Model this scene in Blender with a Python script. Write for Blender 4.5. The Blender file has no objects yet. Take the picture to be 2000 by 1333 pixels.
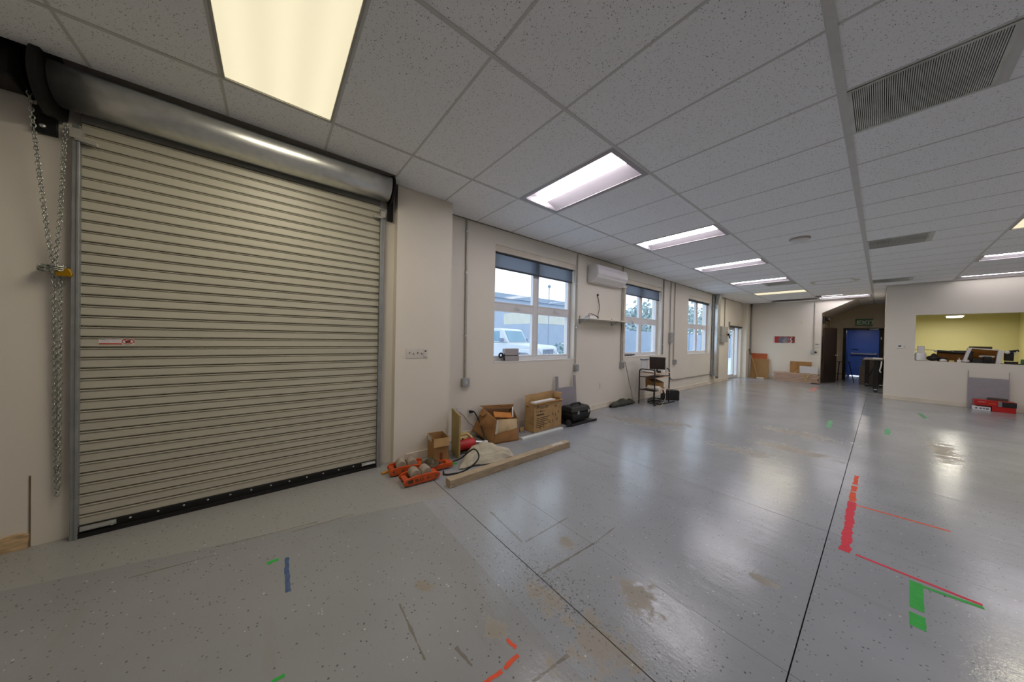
import bpy, bmesh, math, random
from mathutils import Vector, Matrix
random.seed(7)
PI = math.pi
scene = bpy.context.scene
COL = scene.collection

# ------------------------------------------------------------------ camera
H = 2.97                                   # ceiling height
CAM = Vector((1.4091, -0.9521, 1.381))
YAW, PITCH, ROLL, FPX = math.radians(-51.104), math.radians(-0.573), math.radians(1.241), 581.6
F_ = Vector((math.sin(YAW)*math.cos(PITCH), math.cos(YAW)*math.cos(PITCH), math.sin(PITCH)))
R0 = Vector((math.cos(YAW), -math.sin(YAW), 0.0))
U0 = R0.cross(F_)
R_ = math.cos(ROLL)*R0 + math.sin(ROLL)*U0
U_ = -math.sin(ROLL)*R0 + math.cos(ROLL)*U0
cam_data = bpy.data.cameras.new('camera')
cam_data.sensor_fit = 'HORIZONTAL'
cam_data.sensor_width = 36.0
cam_data.lens = 36.0*FPX/2000.0
cam_data.clip_start = 0.02
cam_data.clip_end = 300
cam = bpy.data.objects.new('camera', cam_data)
cam.matrix_world = Matrix(((R_.x, U_.x, -F_.x, CAM.x), (R_.y, U_.y, -F_.y, CAM.y), (R_.z, U_.z, -F_.z, CAM.z), (0, 0, 0, 1)))
COL.objects.link(cam)
scene.camera = cam

# ------------------------------------------------------------------ sky and exposure
scene.view_settings.view_transform = 'Standard'
scene.view_settings.look = 'None'
scene.view_settings.gamma = 1.0
scene.view_settings.use_curve_mapping = False
scene.view_settings.exposure = 0.30
SKY_STRENGTH = 2.7
LED_STRENGTH = 25.0
WARM_STRENGTH = 0.78
WARM_WATTS = 18.0
world = bpy.data.worlds.new('overcast_sky')
scene.world = world
world.use_nodes = True
wn = world.node_tree
wn.nodes.clear()
w_out = wn.nodes.new('ShaderNodeOutputWorld')
w_bg = wn.nodes.new('ShaderNodeBackground')
w_tc = wn.nodes.new('ShaderNodeTexCoord')
w_ns = wn.nodes.new('ShaderNodeTexNoise')
w_ns.inputs['Scale'].default_value = 2.0
w_rp = wn.nodes.new('ShaderNodeValToRGB')
w_rp.color_ramp.elements[0].position = 0.3
w_rp.color_ramp.elements[0].color = (0.50, 0.59, 0.72, 1)
w_rp.color_ramp.elements[1].position = 0.75
w_rp.color_ramp.elements[1].color = (0.62, 0.70, 0.80, 1)
wn.links.new(w_tc.outputs['Generated'], w_ns.inputs['Vector'])
wn.links.new(w_ns.outputs['Fac'], w_rp.inputs['Fac'])
wn.links.new(w_rp.outputs['Color'], w_bg.inputs['Color'])
w_bg.inputs['Strength'].default_value = SKY_STRENGTH
wn.links.new(w_bg.outputs['Background'], w_out.inputs['Surface'])
try:
    scene.cycles.use_denoising = True
    scene.cycles.denoiser = 'OPENIMAGEDENOISE'
    scene.cycles.max_bounces = 7
    scene.cycles.adaptive_threshold = 0.06
    scene.cycles.adaptive_min_samples = 16
    scene.cycles.diffuse_bounces = 4
    scene.cycles.glossy_bounces = 3
    scene.cycles.sample_clamp_indirect = 6.0
    scene.cycles.caustics_reflective = False
    scene.cycles.caustics_refractive = False
except Exception:
    pass

# ------------------------------------------------------------------ pixel -> place (2000 x 1333)
def ray(x, y): return R_*((x-1000.0)/FPX) - U_*((y-666.5)/FPX) + F_
def PZ(x, y, z=0.0):
    d = ray(x, y); return CAM + d*((z-CAM.z)/d.z)
def PX(x, y, X):
    d = ray(x, y); return CAM + d*((X-CAM.x)/d.x)
def PY(x, y, Y):
    d = ray(x, y); return CAM + d*((Y-CAM.y)/d.y)

# ------------------------------------------------------------------ materials
def lin(c):
    def f(v):
        v /= 255.0
        return v/12.92 if v <= 0.04045 else ((v+0.055)/1.055)**2.4
    return (f(c[0]), f(c[1]), f(c[2]), 1.0)
MATS = {}
def mat(name, rgb, rough=0.6, metal=0.0, var=0.10, scale=9.0, bump=0.0, bscale=60.0, spec=0.5, coat=0.0, stretch=None, emis=None, estr=0.0, trans=0.0, detail=4.0):
    """procedural principled material: colour broken up by noise, optional fine relief"""
    if name in MATS: return MATS[name]
    m = bpy.data.materials.new(name); m.use_nodes = True
    nt = m.node_tree; N = nt.nodes; L = nt.links
    b = N['Principled BSDF']
    geo = N.new('ShaderNodeNewGeometry')
    vec = geo.outputs['Position']
    if stretch:
        mp = N.new('ShaderNodeMapping'); mp.inputs['Scale'].default_value = stretch
        L.new(vec, mp.inputs['Vector']); vec = mp.outputs['Vector']
    ns = N.new('ShaderNodeTexNoise'); ns.inputs['Scale'].default_value = scale; ns.inputs['Detail'].default_value = detail
    L.new(vec, ns.inputs['Vector'])
    rp = N.new('ShaderNodeValToRGB'); c = lin(rgb)
    rp.color_ramp.elements[0].position = 0.28; rp.color_ramp.elements[1].position = 0.72
    rp.color_ramp.elements[0].color = tuple(v*(1-var) for v in c[:3])+(1,)
    rp.color_ramp.elements[1].color = tuple(min(1, v*(1+var)) for v in c[:3])+(1,)
    L.new(ns.outputs['Fac'], rp.inputs['Fac'])
    L.new(rp.outputs['Color'], b.inputs['Base Color'])
    b.inputs['Roughness'].default_value = rough
    b.inputs['Metallic'].default_value = metal
    b.inputs['Specular IOR Level'].default_value = spec
    b.inputs['Coat Weight'].default_value = coat
    if trans: b.inputs['Transmission Weight'].default_value = trans
    if emis:
        b.inputs['Emission Color'].default_value = lin(emis); b.inputs['Emission Strength'].default_value = estr
    if bump:
        n2 = N.new('ShaderNodeTexNoise'); n2.inputs['Scale'].default_value = bscale; n2.inputs['Detail'].default_value = 5
        L.new(vec, n2.inputs['Vector'])
        bp = N.new('ShaderNodeBump'); bp.inputs['Strength'].default_value = bump; bp.inputs['Distance'].default_value = 0.01
        L.new(n2.outputs['Fac'], bp.inputs['Height']); L.new(bp.outputs['Normal'], b.inputs['Normal'])
    MATS[name] = m
    return m

def math_node(N, L, op, a, b=None, c=None, clamp=False):
    n = N.new('ShaderNodeMath'); n.operation = op; n.use_clamp = clamp
    for i, v in enumerate((a, b, c)):
        if v is None: continue
        if isinstance(v, (int, float)): n.inputs[i].default_value = v
        else: L.new(v, n.inputs[i])
    return n.outputs[0]
def mix_col(N, L, fac, a, b):
    n = N.new('ShaderNodeMix'); n.data_type = 'RGBA'
    if isinstance(fac, (int, float)): n.inputs[0].default_value = fac
    else: L.new(fac, n.inputs[0])
    for i, v in ((6, a), (7, b)):
        if isinstance(v, tuple): n.inputs[i].default_value = v
        else: L.new(v, n.inputs[i])
    return n.outputs[2]

def glass_mat():
    m = bpy.data.materials.new('window_glass'); m.use_nodes = True
    nt = m.node_tree; N = nt.nodes; L = nt.links; N.clear()
    out = N.new('ShaderNodeOutputMaterial'); mx = N.new('ShaderNodeMixShader')
    tr = N.new('ShaderNodeBsdfTransparent'); gl = N.new('ShaderNodeBsdfGlossy')
    tr.inputs['Color'].default_value = (0.93, 0.96, 0.97, 1)
    gl.inputs['Roughness'].default_value = 0.03
    lw = N.new('ShaderNodeLayerWeight'); lw.inputs['Blend'].default_value = 0.5
    fac = math_node(N, L, 'MULTIPLY_ADD', math_node(N, L, 'POWER', lw.outputs['Facing'], 5.0), 0.25, 0.012)
    L.new(fac, mx.inputs[0]); L.new(tr.outputs[0], mx.inputs[1]); L.new(gl.outputs[0], mx.inputs[2])
    L.new(mx.outputs[0], out.inputs['Surface'])
    MATS['glass'] = m
    return m

def wall_mat(name, rgb, dirt=0.5):
    m = bpy.data.materials.new(name); m.use_nodes = True
    nt = m.node_tree; N = nt.nodes; L = nt.links; b = N['Principled BSDF']
    geo = N.new('ShaderNodeNewGeometry')
    n1 = N.new('ShaderNodeTexNoise'); n1.inputs['Scale'].default_value = 1.1; n1.inputs['Detail'].default_value = 5
    L.new(geo.outputs['Position'], n1.inputs['Vector'])
    c = lin(rgb)
    rp = N.new('ShaderNodeValToRGB')
    rp.color_ramp.elements[0].position = 0.3; rp.color_ramp.elements[0].color = tuple(v*0.94 for v in c[:3])+(1,)
    rp.color_ramp.elements[1].position = 0.7; rp.color_ramp.elements[1].color = c
    L.new(n1.outputs['Fac'], rp.inputs['Fac'])
    # scuffs: sparse thin marks
    mp = N.new('ShaderNodeMapping'); mp.inputs['Scale'].default_value = (2.0, 2.0, 11.0)
    L.new(geo.outputs['Position'], mp.inputs['Vector'])
    n2 = N.new('ShaderNodeTexNoise'); n2.inputs['Scale'].default_value = 2.3; n2.inputs['Detail'].default_value = 8; n2.inputs['Roughness'].default_value = 0.7
    L.new(mp.outputs['Vector'], n2.inputs['Vector'])
    sc = math_node(N, L, 'MULTIPLY', math_node(N, L, 'SUBTRACT', n2.outputs['Fac'], 0.66, clamp=True), 5.0*dirt, clamp=True)
    col = mix_col(N, L, sc, rp.outputs['Color'], lin((120, 110, 96)))
    L.new(col, b.inputs['Base Color'])
    b.inputs['Roughness'].default_value = 0.55
    b.inputs['Specular IOR Level'].default_value = 0.3
    n3 = N.new('ShaderNodeTexNoise'); n3.inputs['Scale'].default_value = 110; n3.inputs['Detail'].default_value = 3
    L.new(geo.outputs['Position'], n3.inputs['Vector'])
    bp = N.new('ShaderNodeBump'); bp.inputs['Strength'].default_value = 0.08; bp.inputs['Distance'].default_value = 0.004
    L.new(n3.outputs['Fac'], bp.inputs['Height']); L.new(bp.outputs['Normal'], b.inputs['Normal'])
    MATS[name] = m
    return m

def tile_mat():
    m = bpy.data.materials.new('fissured_tile'); m.use_nodes = True
    nt = m.node_tree; N = nt.nodes; L = nt.links; b = N['Principled BSDF']
    geo = N.new('ShaderNodeNewGeometry')
    vo = N.new('ShaderNodeTexVoronoi'); vo.inputs['Scale'].default_value = 110.0; vo.inputs['Randomness'].default_value = 1.0
    wp = N.new('ShaderNodeTexNoise'); wp.inputs['Scale'].default_value = 120.0
    L.new(geo.outputs['Position'], wp.inputs['Vector'])
    ad = N.new('ShaderNodeVectorMath'); ad.operation = 'MULTIPLY_ADD'
    L.new(wp.outputs['Color'], ad.inputs[0]); ad.inputs[1].default_value = (0.014, 0.014, 0.014); L.new(geo.outputs['Position'], ad.inputs[2])
    L.new(ad.outputs[0], vo.inputs['Vector'])
    sep = N.new('ShaderNodeSeparateColor'); L.new(vo.outputs['Color'], sep.inputs[0])
    size = math_node(N, L, 'MULTIPLY_ADD', sep.outputs[0], 0.50, -0.16)
    spot = math_node(N, L, 'LESS_THAN', vo.outputs['Distance'], size)
    n1 = N.new('ShaderNodeTexNoise'); n1.inputs['Scale'].default_value = 240.0; n1.inputs['Detail'].default_value = 2
    L.new(geo.outputs['Position'], n1.inputs['Vector'])
    rp = N.new('ShaderNodeValToRGB')
    rp.color_ramp.elements[0].position = 0.25; rp.color_ramp.elements[0].color = lin((238, 239, 240))
    rp.color_ramp.elements[1].position = 0.7; rp.color_ramp.elements[1].color = lin((250, 251, 252))
    L.new(n1.outputs['Fac'], rp.inputs['Fac'])
    col = mix_col(N, L, spot, rp.outputs['Color'], lin((142, 139, 134)))
    # faint water stain, far down the room
    st = N.new('ShaderNodeVectorMath'); st.operation = 'DISTANCE'; L.new(geo.outputs['Position'], st.inputs[0]); st.inputs[1].default_value = (0.62, 10.0, H)
    sn = N.new('ShaderNodeTexNoise'); sn.inputs['Scale'].default_value = 3.0; L.new(geo.outputs['Position'], sn.inputs['Vector'])
    sd = math_node(N, L, 'ADD', st.outputs['Value'], math_node(N, L, 'MULTIPLY', sn.outputs['Fac'], 0.35))
    ring = math_node(N, L, 'MULTIPLY', math_node(N, L, 'LESS_THAN', sd, 0.60), math_node(N, L, 'GREATER_THAN', sd, 0.52))
    col = mix_col(N, L, math_node(N, L, 'MULTIPLY', ring, 0.5), col, lin((176, 160, 118)))
    L.new(col, b.inputs['Base Color'])
    b.inputs['Roughness'].default_value = 0.9; b.inputs['Specular IOR Level'].default_value = 0.2
    bp = N.new('ShaderNodeBump'); bp.inputs['Strength'].default_value = 0.5; bp.inputs['Distance'].default_value = 0.003
    L.new(math_node(N, L, 'SUBTRACT', 1.0, spot), bp.inputs['Height']); L.new(bp.outputs['Normal'], b.inputs['Normal'])
    MATS['tile'] = m
    return m

def floor_mat(bx0, bx1, by0, by1):
    """painted concrete of one slab; only the wear that lies on that slab is added"""
    m = bpy.data.materials.new('painted_concrete'); m.use_nodes = True
    nt = m.node_tree; N = nt.nodes; L = nt.links; b = N['Principled BSDF']
    geo = N.new('ShaderNodeNewGeometry'); pos = geo.outputs['Position']
    sx = N.new('ShaderNodeSeparateXYZ'); L.new(pos, sx.inputs[0]); X, Y = sx.outputs[0], sx.outputs[1]
    def noise(scale, detail=4, rough=0.5, stretch=None):
        v = pos
        if stretch:
            mp = N.new('ShaderNodeMapping'); mp.inputs['Scale'].default_value = stretch; L.new(pos, mp.inputs['Vector']); v = mp.outputs[0]
        n = N.new('ShaderNodeTexNoise'); n.inputs['Scale'].default_value = scale; n.inputs['Detail'].default_value = detail; n.inputs['Roughness'].default_value = rough
        L.new(v, n.inputs['Vector']); return n.outputs['Fac']
    big = noise(1.3, 5)
    rp = N.new('ShaderNodeValToRGB')
    rp.color_ramp.elements[0].position = 0.3; rp.color_ramp.elements[0].color = lin((143, 146, 151))
    rp.color_ramp.elements[1].position = 0.72; rp.color_ramp.elements[1].color = lin((160, 163, 168))
    L.new(big, rp.inputs['Fac']); col = rp.outputs['Color']
    # darker grey tone in front of the roller door, bounded by straight edges
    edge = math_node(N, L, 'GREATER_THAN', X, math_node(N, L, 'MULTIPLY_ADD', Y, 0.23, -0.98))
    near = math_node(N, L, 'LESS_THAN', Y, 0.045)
    dark_area = math_node(N, L, 'MULTIPLY', math_node(N, L, 'MULTIPLY', edge, near), 0.55)
    col = mix_col(N, L, dark_area, col, lin((140, 139, 137)))
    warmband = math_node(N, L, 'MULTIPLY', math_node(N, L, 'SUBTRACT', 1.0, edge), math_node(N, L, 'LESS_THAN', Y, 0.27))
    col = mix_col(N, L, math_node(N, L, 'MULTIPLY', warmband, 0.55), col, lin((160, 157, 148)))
    # dirt streaks
    stre = noise(2.2, 4, 0.65, (0.35, 1.6, 1.0))
    dirt = math_node(N, L, 'MULTIPLY', math_node(N, L, 'SUBTRACT', stre, 0.56, clamp=True), 2.2, clamp=True)
    col = mix_col(N, L, dirt, col, lin((136, 130, 121)))
    # worn-through patches (bare brownish concrete), each with a place of its own
    rag = noise(9.0, 5, 0.72); rag2 = noise(2.6, 3, 0.6)
    worn = None
    for (cx, cy, rx, ry) in ((0.31, 0.20, 0.16, 0.10), (0.62, 0.60, 0.15, 0.13), (0.62, 0.22, 0.22, 0.16), (1.0, 1.3, 0.09, 0.05), (0.70, 4.35, 0.45, 0.22), (0.30, 3.75, 0.4, 0.18), (0.62, 5.4, 0.5, 0.22),
                             (1.95, 6.0, 0.14, 0.9), (-1.15, 3.95, 0.5, 0.35), (-0.75, 4.3, 0.3, 0.2), (0.10, 0.62, 0.10, 0.06), (0.30, -0.12, 0.12, 0.05), (0.55, -0.02, 0.06, 0.05), (-0.15, -0.28, 0.10, 0.05), (0.75, 0.02, 0.10, 0.05), (2.9, 6.4, 0.25, 0.5)):
        if cx+2.5*rx < bx0 or cx-2.5*rx > bx1 or cy+2.5*ry < by0 or cy-2.5*ry > by1: continue
        dx = math_node(N, L, 'DIVIDE', math_node(N, L, 'SUBTRACT', X, cx), rx)
        dy = math_node(N, L, 'DIVIDE', math_node(N, L, 'SUBTRACT', Y, cy), ry)
        d = math_node(N, L, 'SQRT', math_node(N, L, 'ADD', math_node(N, L, 'MULTIPLY', dx, dx), math_node(N, L, 'MULTIPLY', dy, dy)))
        w = math_node(N, L, 'SUBTRACT', 1.35, d)
        worn = w if worn is None else math_node(N, L, 'MAXIMUM', worn, w)
    if worn is None: worn = -9.0
    wsum = math_node(N, L, 'ADD', worn, math_node(N, L, 'MULTIPLY_ADD', rag, 4.2, -2.65))
    wmask = math_node(N, L, 'MULTIPLY', wsum, 3.0, clamp=True)
    col = mix_col(N, L, math_node(N, L, 'MULTIPLY', wmask, 0.72), col, mix_col(N, L, rag2, lin((134, 125, 111)), lin((154, 141, 120))))
    # loose chips all over the coat
    vo = N.new('ShaderNodeTexVoronoi'); vo.inputs['Scale'].default_value = 62.0; L.new(pos, vo.inputs['Vector'])
    sep = N.new('ShaderNodeSeparateColor'); L.new(vo.outputs['Color'], sep.inputs[0])
    chip = math_node(N, L, 'LESS_THAN', vo.outputs['Distance'], math_node(N, L, 'MULTIPLY_ADD', sep.outputs[0], 0.65, -0.36))
    wh = math_node(N, L, 'GREATER_THAN', sep.outputs[1], 0.86)
    ccol = mix_col(N, L, wh, lin((78, 77, 76)), lin((205, 207, 209)))
    col = mix_col(N, L, math_node(N, L, 'MULTIPLY', chip, 0.8), col, ccol)
    # flaking beside the joints
    fl = noise(55.0, 3, 0.7)
    near_joint = by0 < 0.75
    jd = math_node(N, L, 'ABSOLUTE', math_node(N, L, 'SUBTRACT', Y, 0.27))
    jm = math_node(N, L, 'MULTIPLY', math_node(N, L, 'SUBTRACT', 0.42, jd, clamp=True), math_node(N, L, 'SUBTRACT', 1.1, math_node(N, L, 'ABSOLUTE', math_node(N, L, 'SUBTRACT', X, 0.25)), clamp=True))
    flake = math_node(N, L, 'GREATER_THAN', math_node(N, L, 'ADD', fl, math_node(N, L, 'MULTIPLY', jm, 0.36)), 0.705)
    if near_joint: col = mix_col(N, L, math_node(N, L, 'MULTIPLY', flake, 0.75), col, lin((106, 101, 94)))
    # scraped lines and tape ghosts
    def scrape(x0, y0, x1, y1, w, c, k):
        nonlocal col
        ln = math.hypot(x1-x0, y1-y0); ux, uy = (x1-x0)/ln, (y1-y0)/ln
        ax = math_node(N, L, 'SUBTRACT', X, x0); ay = math_node(N, L, 'SUBTRACT', Y, y0)
        t = math_node(N, L, 'ADD', math_node(N, L, 'MULTIPLY', ax, ux), math_node(N, L, 'MULTIPLY', ay, uy))
        s = math_node(N, L, 'ABSOLUTE', math_node(N, L, 'SUBTRACT', math_node(N, L, 'MULTIPLY', ax, uy), math_node(N, L, 'MULTIPLY', ay, ux)))
        ww = math_node(N, L, 'MULTIPLY_ADD', rag, w*3.0, -w*0.9)
        msk = math_node(N, L, 'MULTIPLY', math_node(N, L, 'MULTIPLY', math_node(N, L, 'GREATER_THAN', t, 0.0), math_node(N, L, 'LESS_THAN', t, ln)), math_node(N, L, 'LESS_THAN', s, ww))
        col = mix_col(N, L, math_node(N, L, 'MULTIPLY', msk, k), col, lin(c))
    for a, bq, w in (((958, 1000), (1020, 1060), .012), ((1025, 1060), (1108, 1012), .009), ((1060, 1122), (1160, 1062), .010), ((1160, 1062), (1202, 1030), .005), ((1040, 1333), (1110, 1280), .010),
                     ((890, 1265), (922, 1302), .010), ((570, 1040), (690, 1005), .006), ((250, 1130), (420, 1085), .006), ((420, 1070), (620, 1020), .006), ((780, 1180), (830, 1290), .008)):
        p, q_ = PZ(*a), PZ(*bq)
        if max(p.x, q_.x) < bx0-0.1 or min(p.x, q_.x) > bx1+0.1 or max(p.y, q_.y) < by0-0.1 or min(p.y, q_.y) > by1+0.1: continue
        scrape(p.x, p.y, q_.x, q_.y, w, (118, 111, 102), 0.85)
    L.new(col, b.inputs['Base Color'])
    rgh = math_node(N, L, 'ADD', math_node(N, L, 'MULTIPLY_ADD', noise(3.5, 4, 0.55, (0.5, 1.6, 1)), 0.14, 0.12), math_node(N, L, 'MULTIPLY', wmask, 0.25))
    L.new(rgh, b.inputs['Roughness'])
    b.inputs['Specular IOR Level'].default_value = 0.5
    b1 = N.new('ShaderNodeBump'); b1.inputs['Strength'].default_value = 0.17; b1.inputs['Distance'].default_value = 0.004
    hh = math_node(N, L, 'ADD', noise(70.0, 2, 0.6), math_node(N, L, 'MULTIPLY', noise(7.0, 3, 0.5, (0.5, 1.4, 1)), 3.0))
    L.new(hh, b1.inputs['Height']); L.new(b1.outputs['Normal'], b.inputs['Normal'])
    return m

def cardboard(name, rgb):
    return mat(name, rgb, rough=0.85, var=0.14, scale=7, bump=0.12, bscale=45, spec=0.2)

# ------------------------------------------------------------------ mesh builder
class MB:
    def __init__(s): s.v = []; s.f = []
    def add(s, vs, fs):
        o = len(s.v); s.v += [Vector(v) for v in vs]; s.f += [tuple(i+o for i in f) for f in fs]; return s
    def box(s, x0, x1, y0, y1, z0, z1):
        if x0 > x1: x0, x1 = x1, x0
        if y0 > y1: y0, y1 = y1, y0
        if z0 > z1: z0, z1 = z1, z0
        vs = [(x, y, z) for z in (z0, z1) for y in (y0, y1) for x in (x0, x1)]
        return s.add(vs, [(0, 2, 3, 1), (4, 5, 7, 6), (0, 1, 5, 4), (2, 6, 7, 3), (0, 4, 6, 2), (1, 3, 7, 5)])
    def hexa(s, b4, t4):
        """eight corners: bottom ring and top ring"""
        return s.add(list(b4)+list(t4), [(3, 2, 1, 0), (4, 5, 6, 7), (0, 1, 5, 4), (1, 2, 6, 5), (2, 3, 7, 6), (3, 0, 4, 7)])
    def bar(s, p, q, w, h, up=(0, 0, 1)):
        p, q = Vector(p), Vector(q); d = (q-p).normalized(); up = Vector(up)
        if abs(d.dot(up)) > 0.98: up = Vector((1, 0, 0))
        a = d.cross(up).normalized(); b = a.cross(d).normalized()
        r = [a*(-w/2)+b*(-h/2), a*(w/2)+b*(-h/2), a*(w/2)+b*(h/2), a*(-w/2)+b*(h/2)]
        return s.add([p+k for k in r]+[q+k for k in r], [(3, 2, 1, 0), (4, 5, 6, 7), (0, 1, 5, 4), (1, 2, 6, 5), (2, 3, 7, 6), (3, 0, 4, 7)])
    def plate(s, a, b, c, d, t):
        """four corners in order, thickened by t along the normal"""
        a, b, c, d = map(Vector, (a, b, c, d)); n = (b-a).cross(d-a).normalized()*t
        return s.hexa([a, b, c, d], [a+n, b+n, c+n, d+n])
    def tube(s, pts, r, n=8, closed=False, caps=True):
        pts = [Vector(p) for p in pts]; k = len(pts)
        rr = r if isinstance(r, (list, tuple)) else [r]*k
        prev = None; rings = []
        for i, p in enumerate(pts):
            a = pts[(i-1) % k] if (closed or i > 0) else p
            b = pts[(i+1) % k] if (closed or i < k-1) else p
            d = (b-a)
            d = d.normalized() if d.length > 1e-9 else Vector((0, 0, 1))
            if prev is None:
                u = Vector((0, 0, 1)) if abs(d.z) < 0.9 else Vector((1, 0, 0))
                x = d.cross(u).normalized()
            else:
                x = prev-d*prev.dot(d)
                x = x.normalized() if x.length > 1e-6 else d.orthogonal().normalized()
            prev = x; y = d.cross(x).normalized()
            rings.append([p+x*(rr[i]*math.cos(2*PI*j/n))+y*(rr[i]*math.sin(2*PI*j/n)) for j in range(n)])
        o = len(s.v)
        for rg in rings: s.v += rg
        m = k if closed else k-1
        for i in range(m):
            i2 = (i+1) % k
            for j in range(n):
                j2 = (j+1) % n
                s.f.append((o+i*n+j, o+i*n+j2, o+i2*n+j2, o+i2*n+j))
        if caps and not closed:
            s.f.append(tuple(o+j for j in reversed(range(n)))); s.f.append(tuple(o+(k-1)*n+j for j in range(n)))
        return s
    def cyl(s, p, q, r, n=16, r2=None):
        return s.tube([p, q], [r, r if r2 is None else r2], n)
    def lathe(s, prof, c, n=20, axis='z'):
        o = len(s.v); c = Vector(c)
        for (r, h) in prof:
            for j in range(n):
                a = 2*PI*j/n; u, v = r*math.cos(a), r*math.sin(a)
                s.v.append(c+Vector({'z': (u, v, h), 'x': (h, u, v), 'y': (u, h, v)}[axis]))
        for i in range(len(prof)-1):
            for j in range(n):
                j2 = (j+1) % n
                s.f.append((o+i*n+j, o+i*n+j2, o+(i+1)*n+j2, o+(i+1)*n+j))
        s.f.append(tuple(o+j for j in reversed(range(n)))); s.f.append(tuple(o+(len(prof)-1)*n+j for j in range(n)))
        return s
    def ell(s, c, rx, ry, rz, n=14, m=8):
        o = len(s.v); c = Vector(c)
        for i in range(m+1):
            t = PI*i/m
            for j in range(n):
                a = 2*PI*j/n
                s.v.append(c+Vector((rx*math.sin(t)*math.cos(a), ry*math.sin(t)*math.sin(a), -rz*math.cos(t))))
        for i in range(m):
            for j in range(n):
                j2 = (j+1) % n
                s.f.append((o+i*n+j, o+i*n+j2, o+(i+1)*n+j2, o+(i+1)*n+j))
        return s
    def prism(s, poly, fn, a, b):
        """polygon extruded between depth a and b; fn(u, v, depth) -> point"""
        n = len(poly); o = len(s.v)
        s.v += [Vector(fn(u, v, a)) for u, v in poly]+[Vector(fn(u, v, b)) for u, v in poly]
        s.f.append(tuple(o+i for i in range(n))); s.f.append(tuple(o+n+i for i in reversed(range(n))))
        for i in range(n):
            j = (i+1) % n; s.f.append((o+i, o+n+i, o+n+j, o+j))
        return s
    def grid(s, rows, t=0.0):
        """rows of points -> sheet"""
        o = len(s.v); nr, nc = len(rows), len(rows[0])
        for r in rows: s.v += [Vector(p) for p in r]
        for i in range(nr-1):
            for j in range(nc-1):
                s.f.append((o+i*nc+j, o+i*nc+j+1, o+(i+1)*nc+j+1, o+(i+1)*nc+j))
        return s
    def merge(s, o2):
        return s.add(o2.v, o2.f)

OFF = {}
def mesh_of(mb, off, name, smooth):
    me = bpy.data.meshes.new(name)
    me.from_pydata([tuple(v-off) for v in mb.v], [], mb.f)
    bm = bmesh.new(); bm.from_mesh(me)
    bmesh.ops.recalc_face_normals(bm, faces=bm.faces)
    bm.to_mesh(me); bm.free()
    if smooth:
        for p in me.polygons: p.use_smooth = True
    me.update()
    return me
def base_of(mb):
    xs = [v.x for v in mb.v]; ys = [v.y for v in mb.v]; zs = [v.z for v in mb.v]
    return Vector(((min(xs)+max(xs))/2, (min(ys)+max(ys))/2, min(zs)))
def finish(o, m, smooth, bev, solid):
    if m is not None: o.data.materials.append(m)
    if solid:
        md = o.modifiers.new('thickness', 'SOLIDIFY'); md.thickness = solid; md.offset = 0
    if bev:
        md = o.modifiers.new('edge', 'BEVEL'); md.width = bev; md.segments = 2; md.limit_method = 'ANGLE'; md.angle_limit = 0.6
    if smooth == 'auto':
        for p in o.data.polygons: p.use_smooth = True
        try: o.data.set_sharp_from_angle(angle=0.7)
        except Exception: pass
def tag(o, label=None, cat=None, group=None, kind=None):
    if label: o['label'] = label
    if cat: o['category'] = cat
    if group: o['group'] = group
    if kind: o['kind'] = kind
    return o
def part(name, mb, m, root, smooth=False, bev=0, solid=0, label=None):
    off = OFF[root]
    o = bpy.data.objects.new(name, mesh_of(mb, off, name, bool(smooth)))
    COL.objects.link(o); o.parent = root; OFF[o] = off
    finish(o, m, smooth, bev, solid)
    if label: o['label'] = label
    return o
def solo(name, mb, m, label, cat, group=None, kind=None, smooth=False, bev=0, solid=0):
    off = base_of(mb)
    o = bpy.data.objects.new(name, mesh_of(mb, off, name, bool(smooth)))
    o.location = off; COL.objects.link(o); OFF[o] = off
    finish(o, m, smooth, bev, solid)
    return tag(o, label, cat, group, kind)
def struct(name, mb, m, label=None, cat=None, smooth=False, bev=0):
    return solo(name, mb, m, label, cat, kind='structure', smooth=smooth, bev=bev)
def thing(name, label, cat, loc, group=None, kind=None, rz=0.0, local=False):
    o = bpy.data.objects.new(name, None); o.location = loc; o.rotation_euler = (0, 0, rz)
    o.empty_display_size = 0.1
    COL.objects.link(o); OFF[o] = Vector((0, 0, 0)) if local else Vector(loc)
    return tag(o, label, cat, group, kind)
def copy_tree(o, parent=None):
    c = o.copy(); COL.objects.link(c); OFF[c] = OFF.get(o, Vector((0, 0, 0)))
    if parent is not None: c.parent = parent
    for ch in list(o.children): copy_tree(ch, c)
    return c
def text_mb(body, fn, size=1.0, depth=0.0, bold=0.0, sx=1.0):
    """lettering from the built-in font; fn(u, v) -> point, u right, v up; size = capital height"""
    cu = bpy.data.curves.new('lettering', 'FONT'); cu.body = body; cu.size = 1.0; cu.resolution_u = 3; cu.offset = bold
    ob = bpy.data.objects.new('lettering', cu); COL.objects.link(ob)
    dg = bpy.context.evaluated_depsgraph_get()
    me = bpy.data.meshes.new_from_object(ob.evaluated_get(dg))
    k = size/0.70
    mb = MB()
    mb.add([fn(v.co.x*k*sx, v.co.y*k) for v in me.vertices], [tuple(p.vertices) for p in me.polygons])
    bpy.data.objects.remove(ob); bpy.data.curves.remove(cu); bpy.data.meshes.remove(me)
    return mb
def curve_pts(ctrl, n=8):
    """Catmull-Rom through control points"""
    P = [Vector(c) for c in ctrl]; P = [P[0]*2-P[1]]+P+[P[-1]*2-P[-2]]; out = []
    for i in range(1, len(P)-2):
        for k in range(n):
            t = k/n; a, b, c, d = P[i-1], P[i], P[i+1], P[i+2]
            out.append(0.5*((2*b)+(c-a)*t+(2*a-5*b+4*c-d)*t*t+(3*b-a-3*c+d)*t**3))
    out.append(P[-2]); return out

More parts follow.
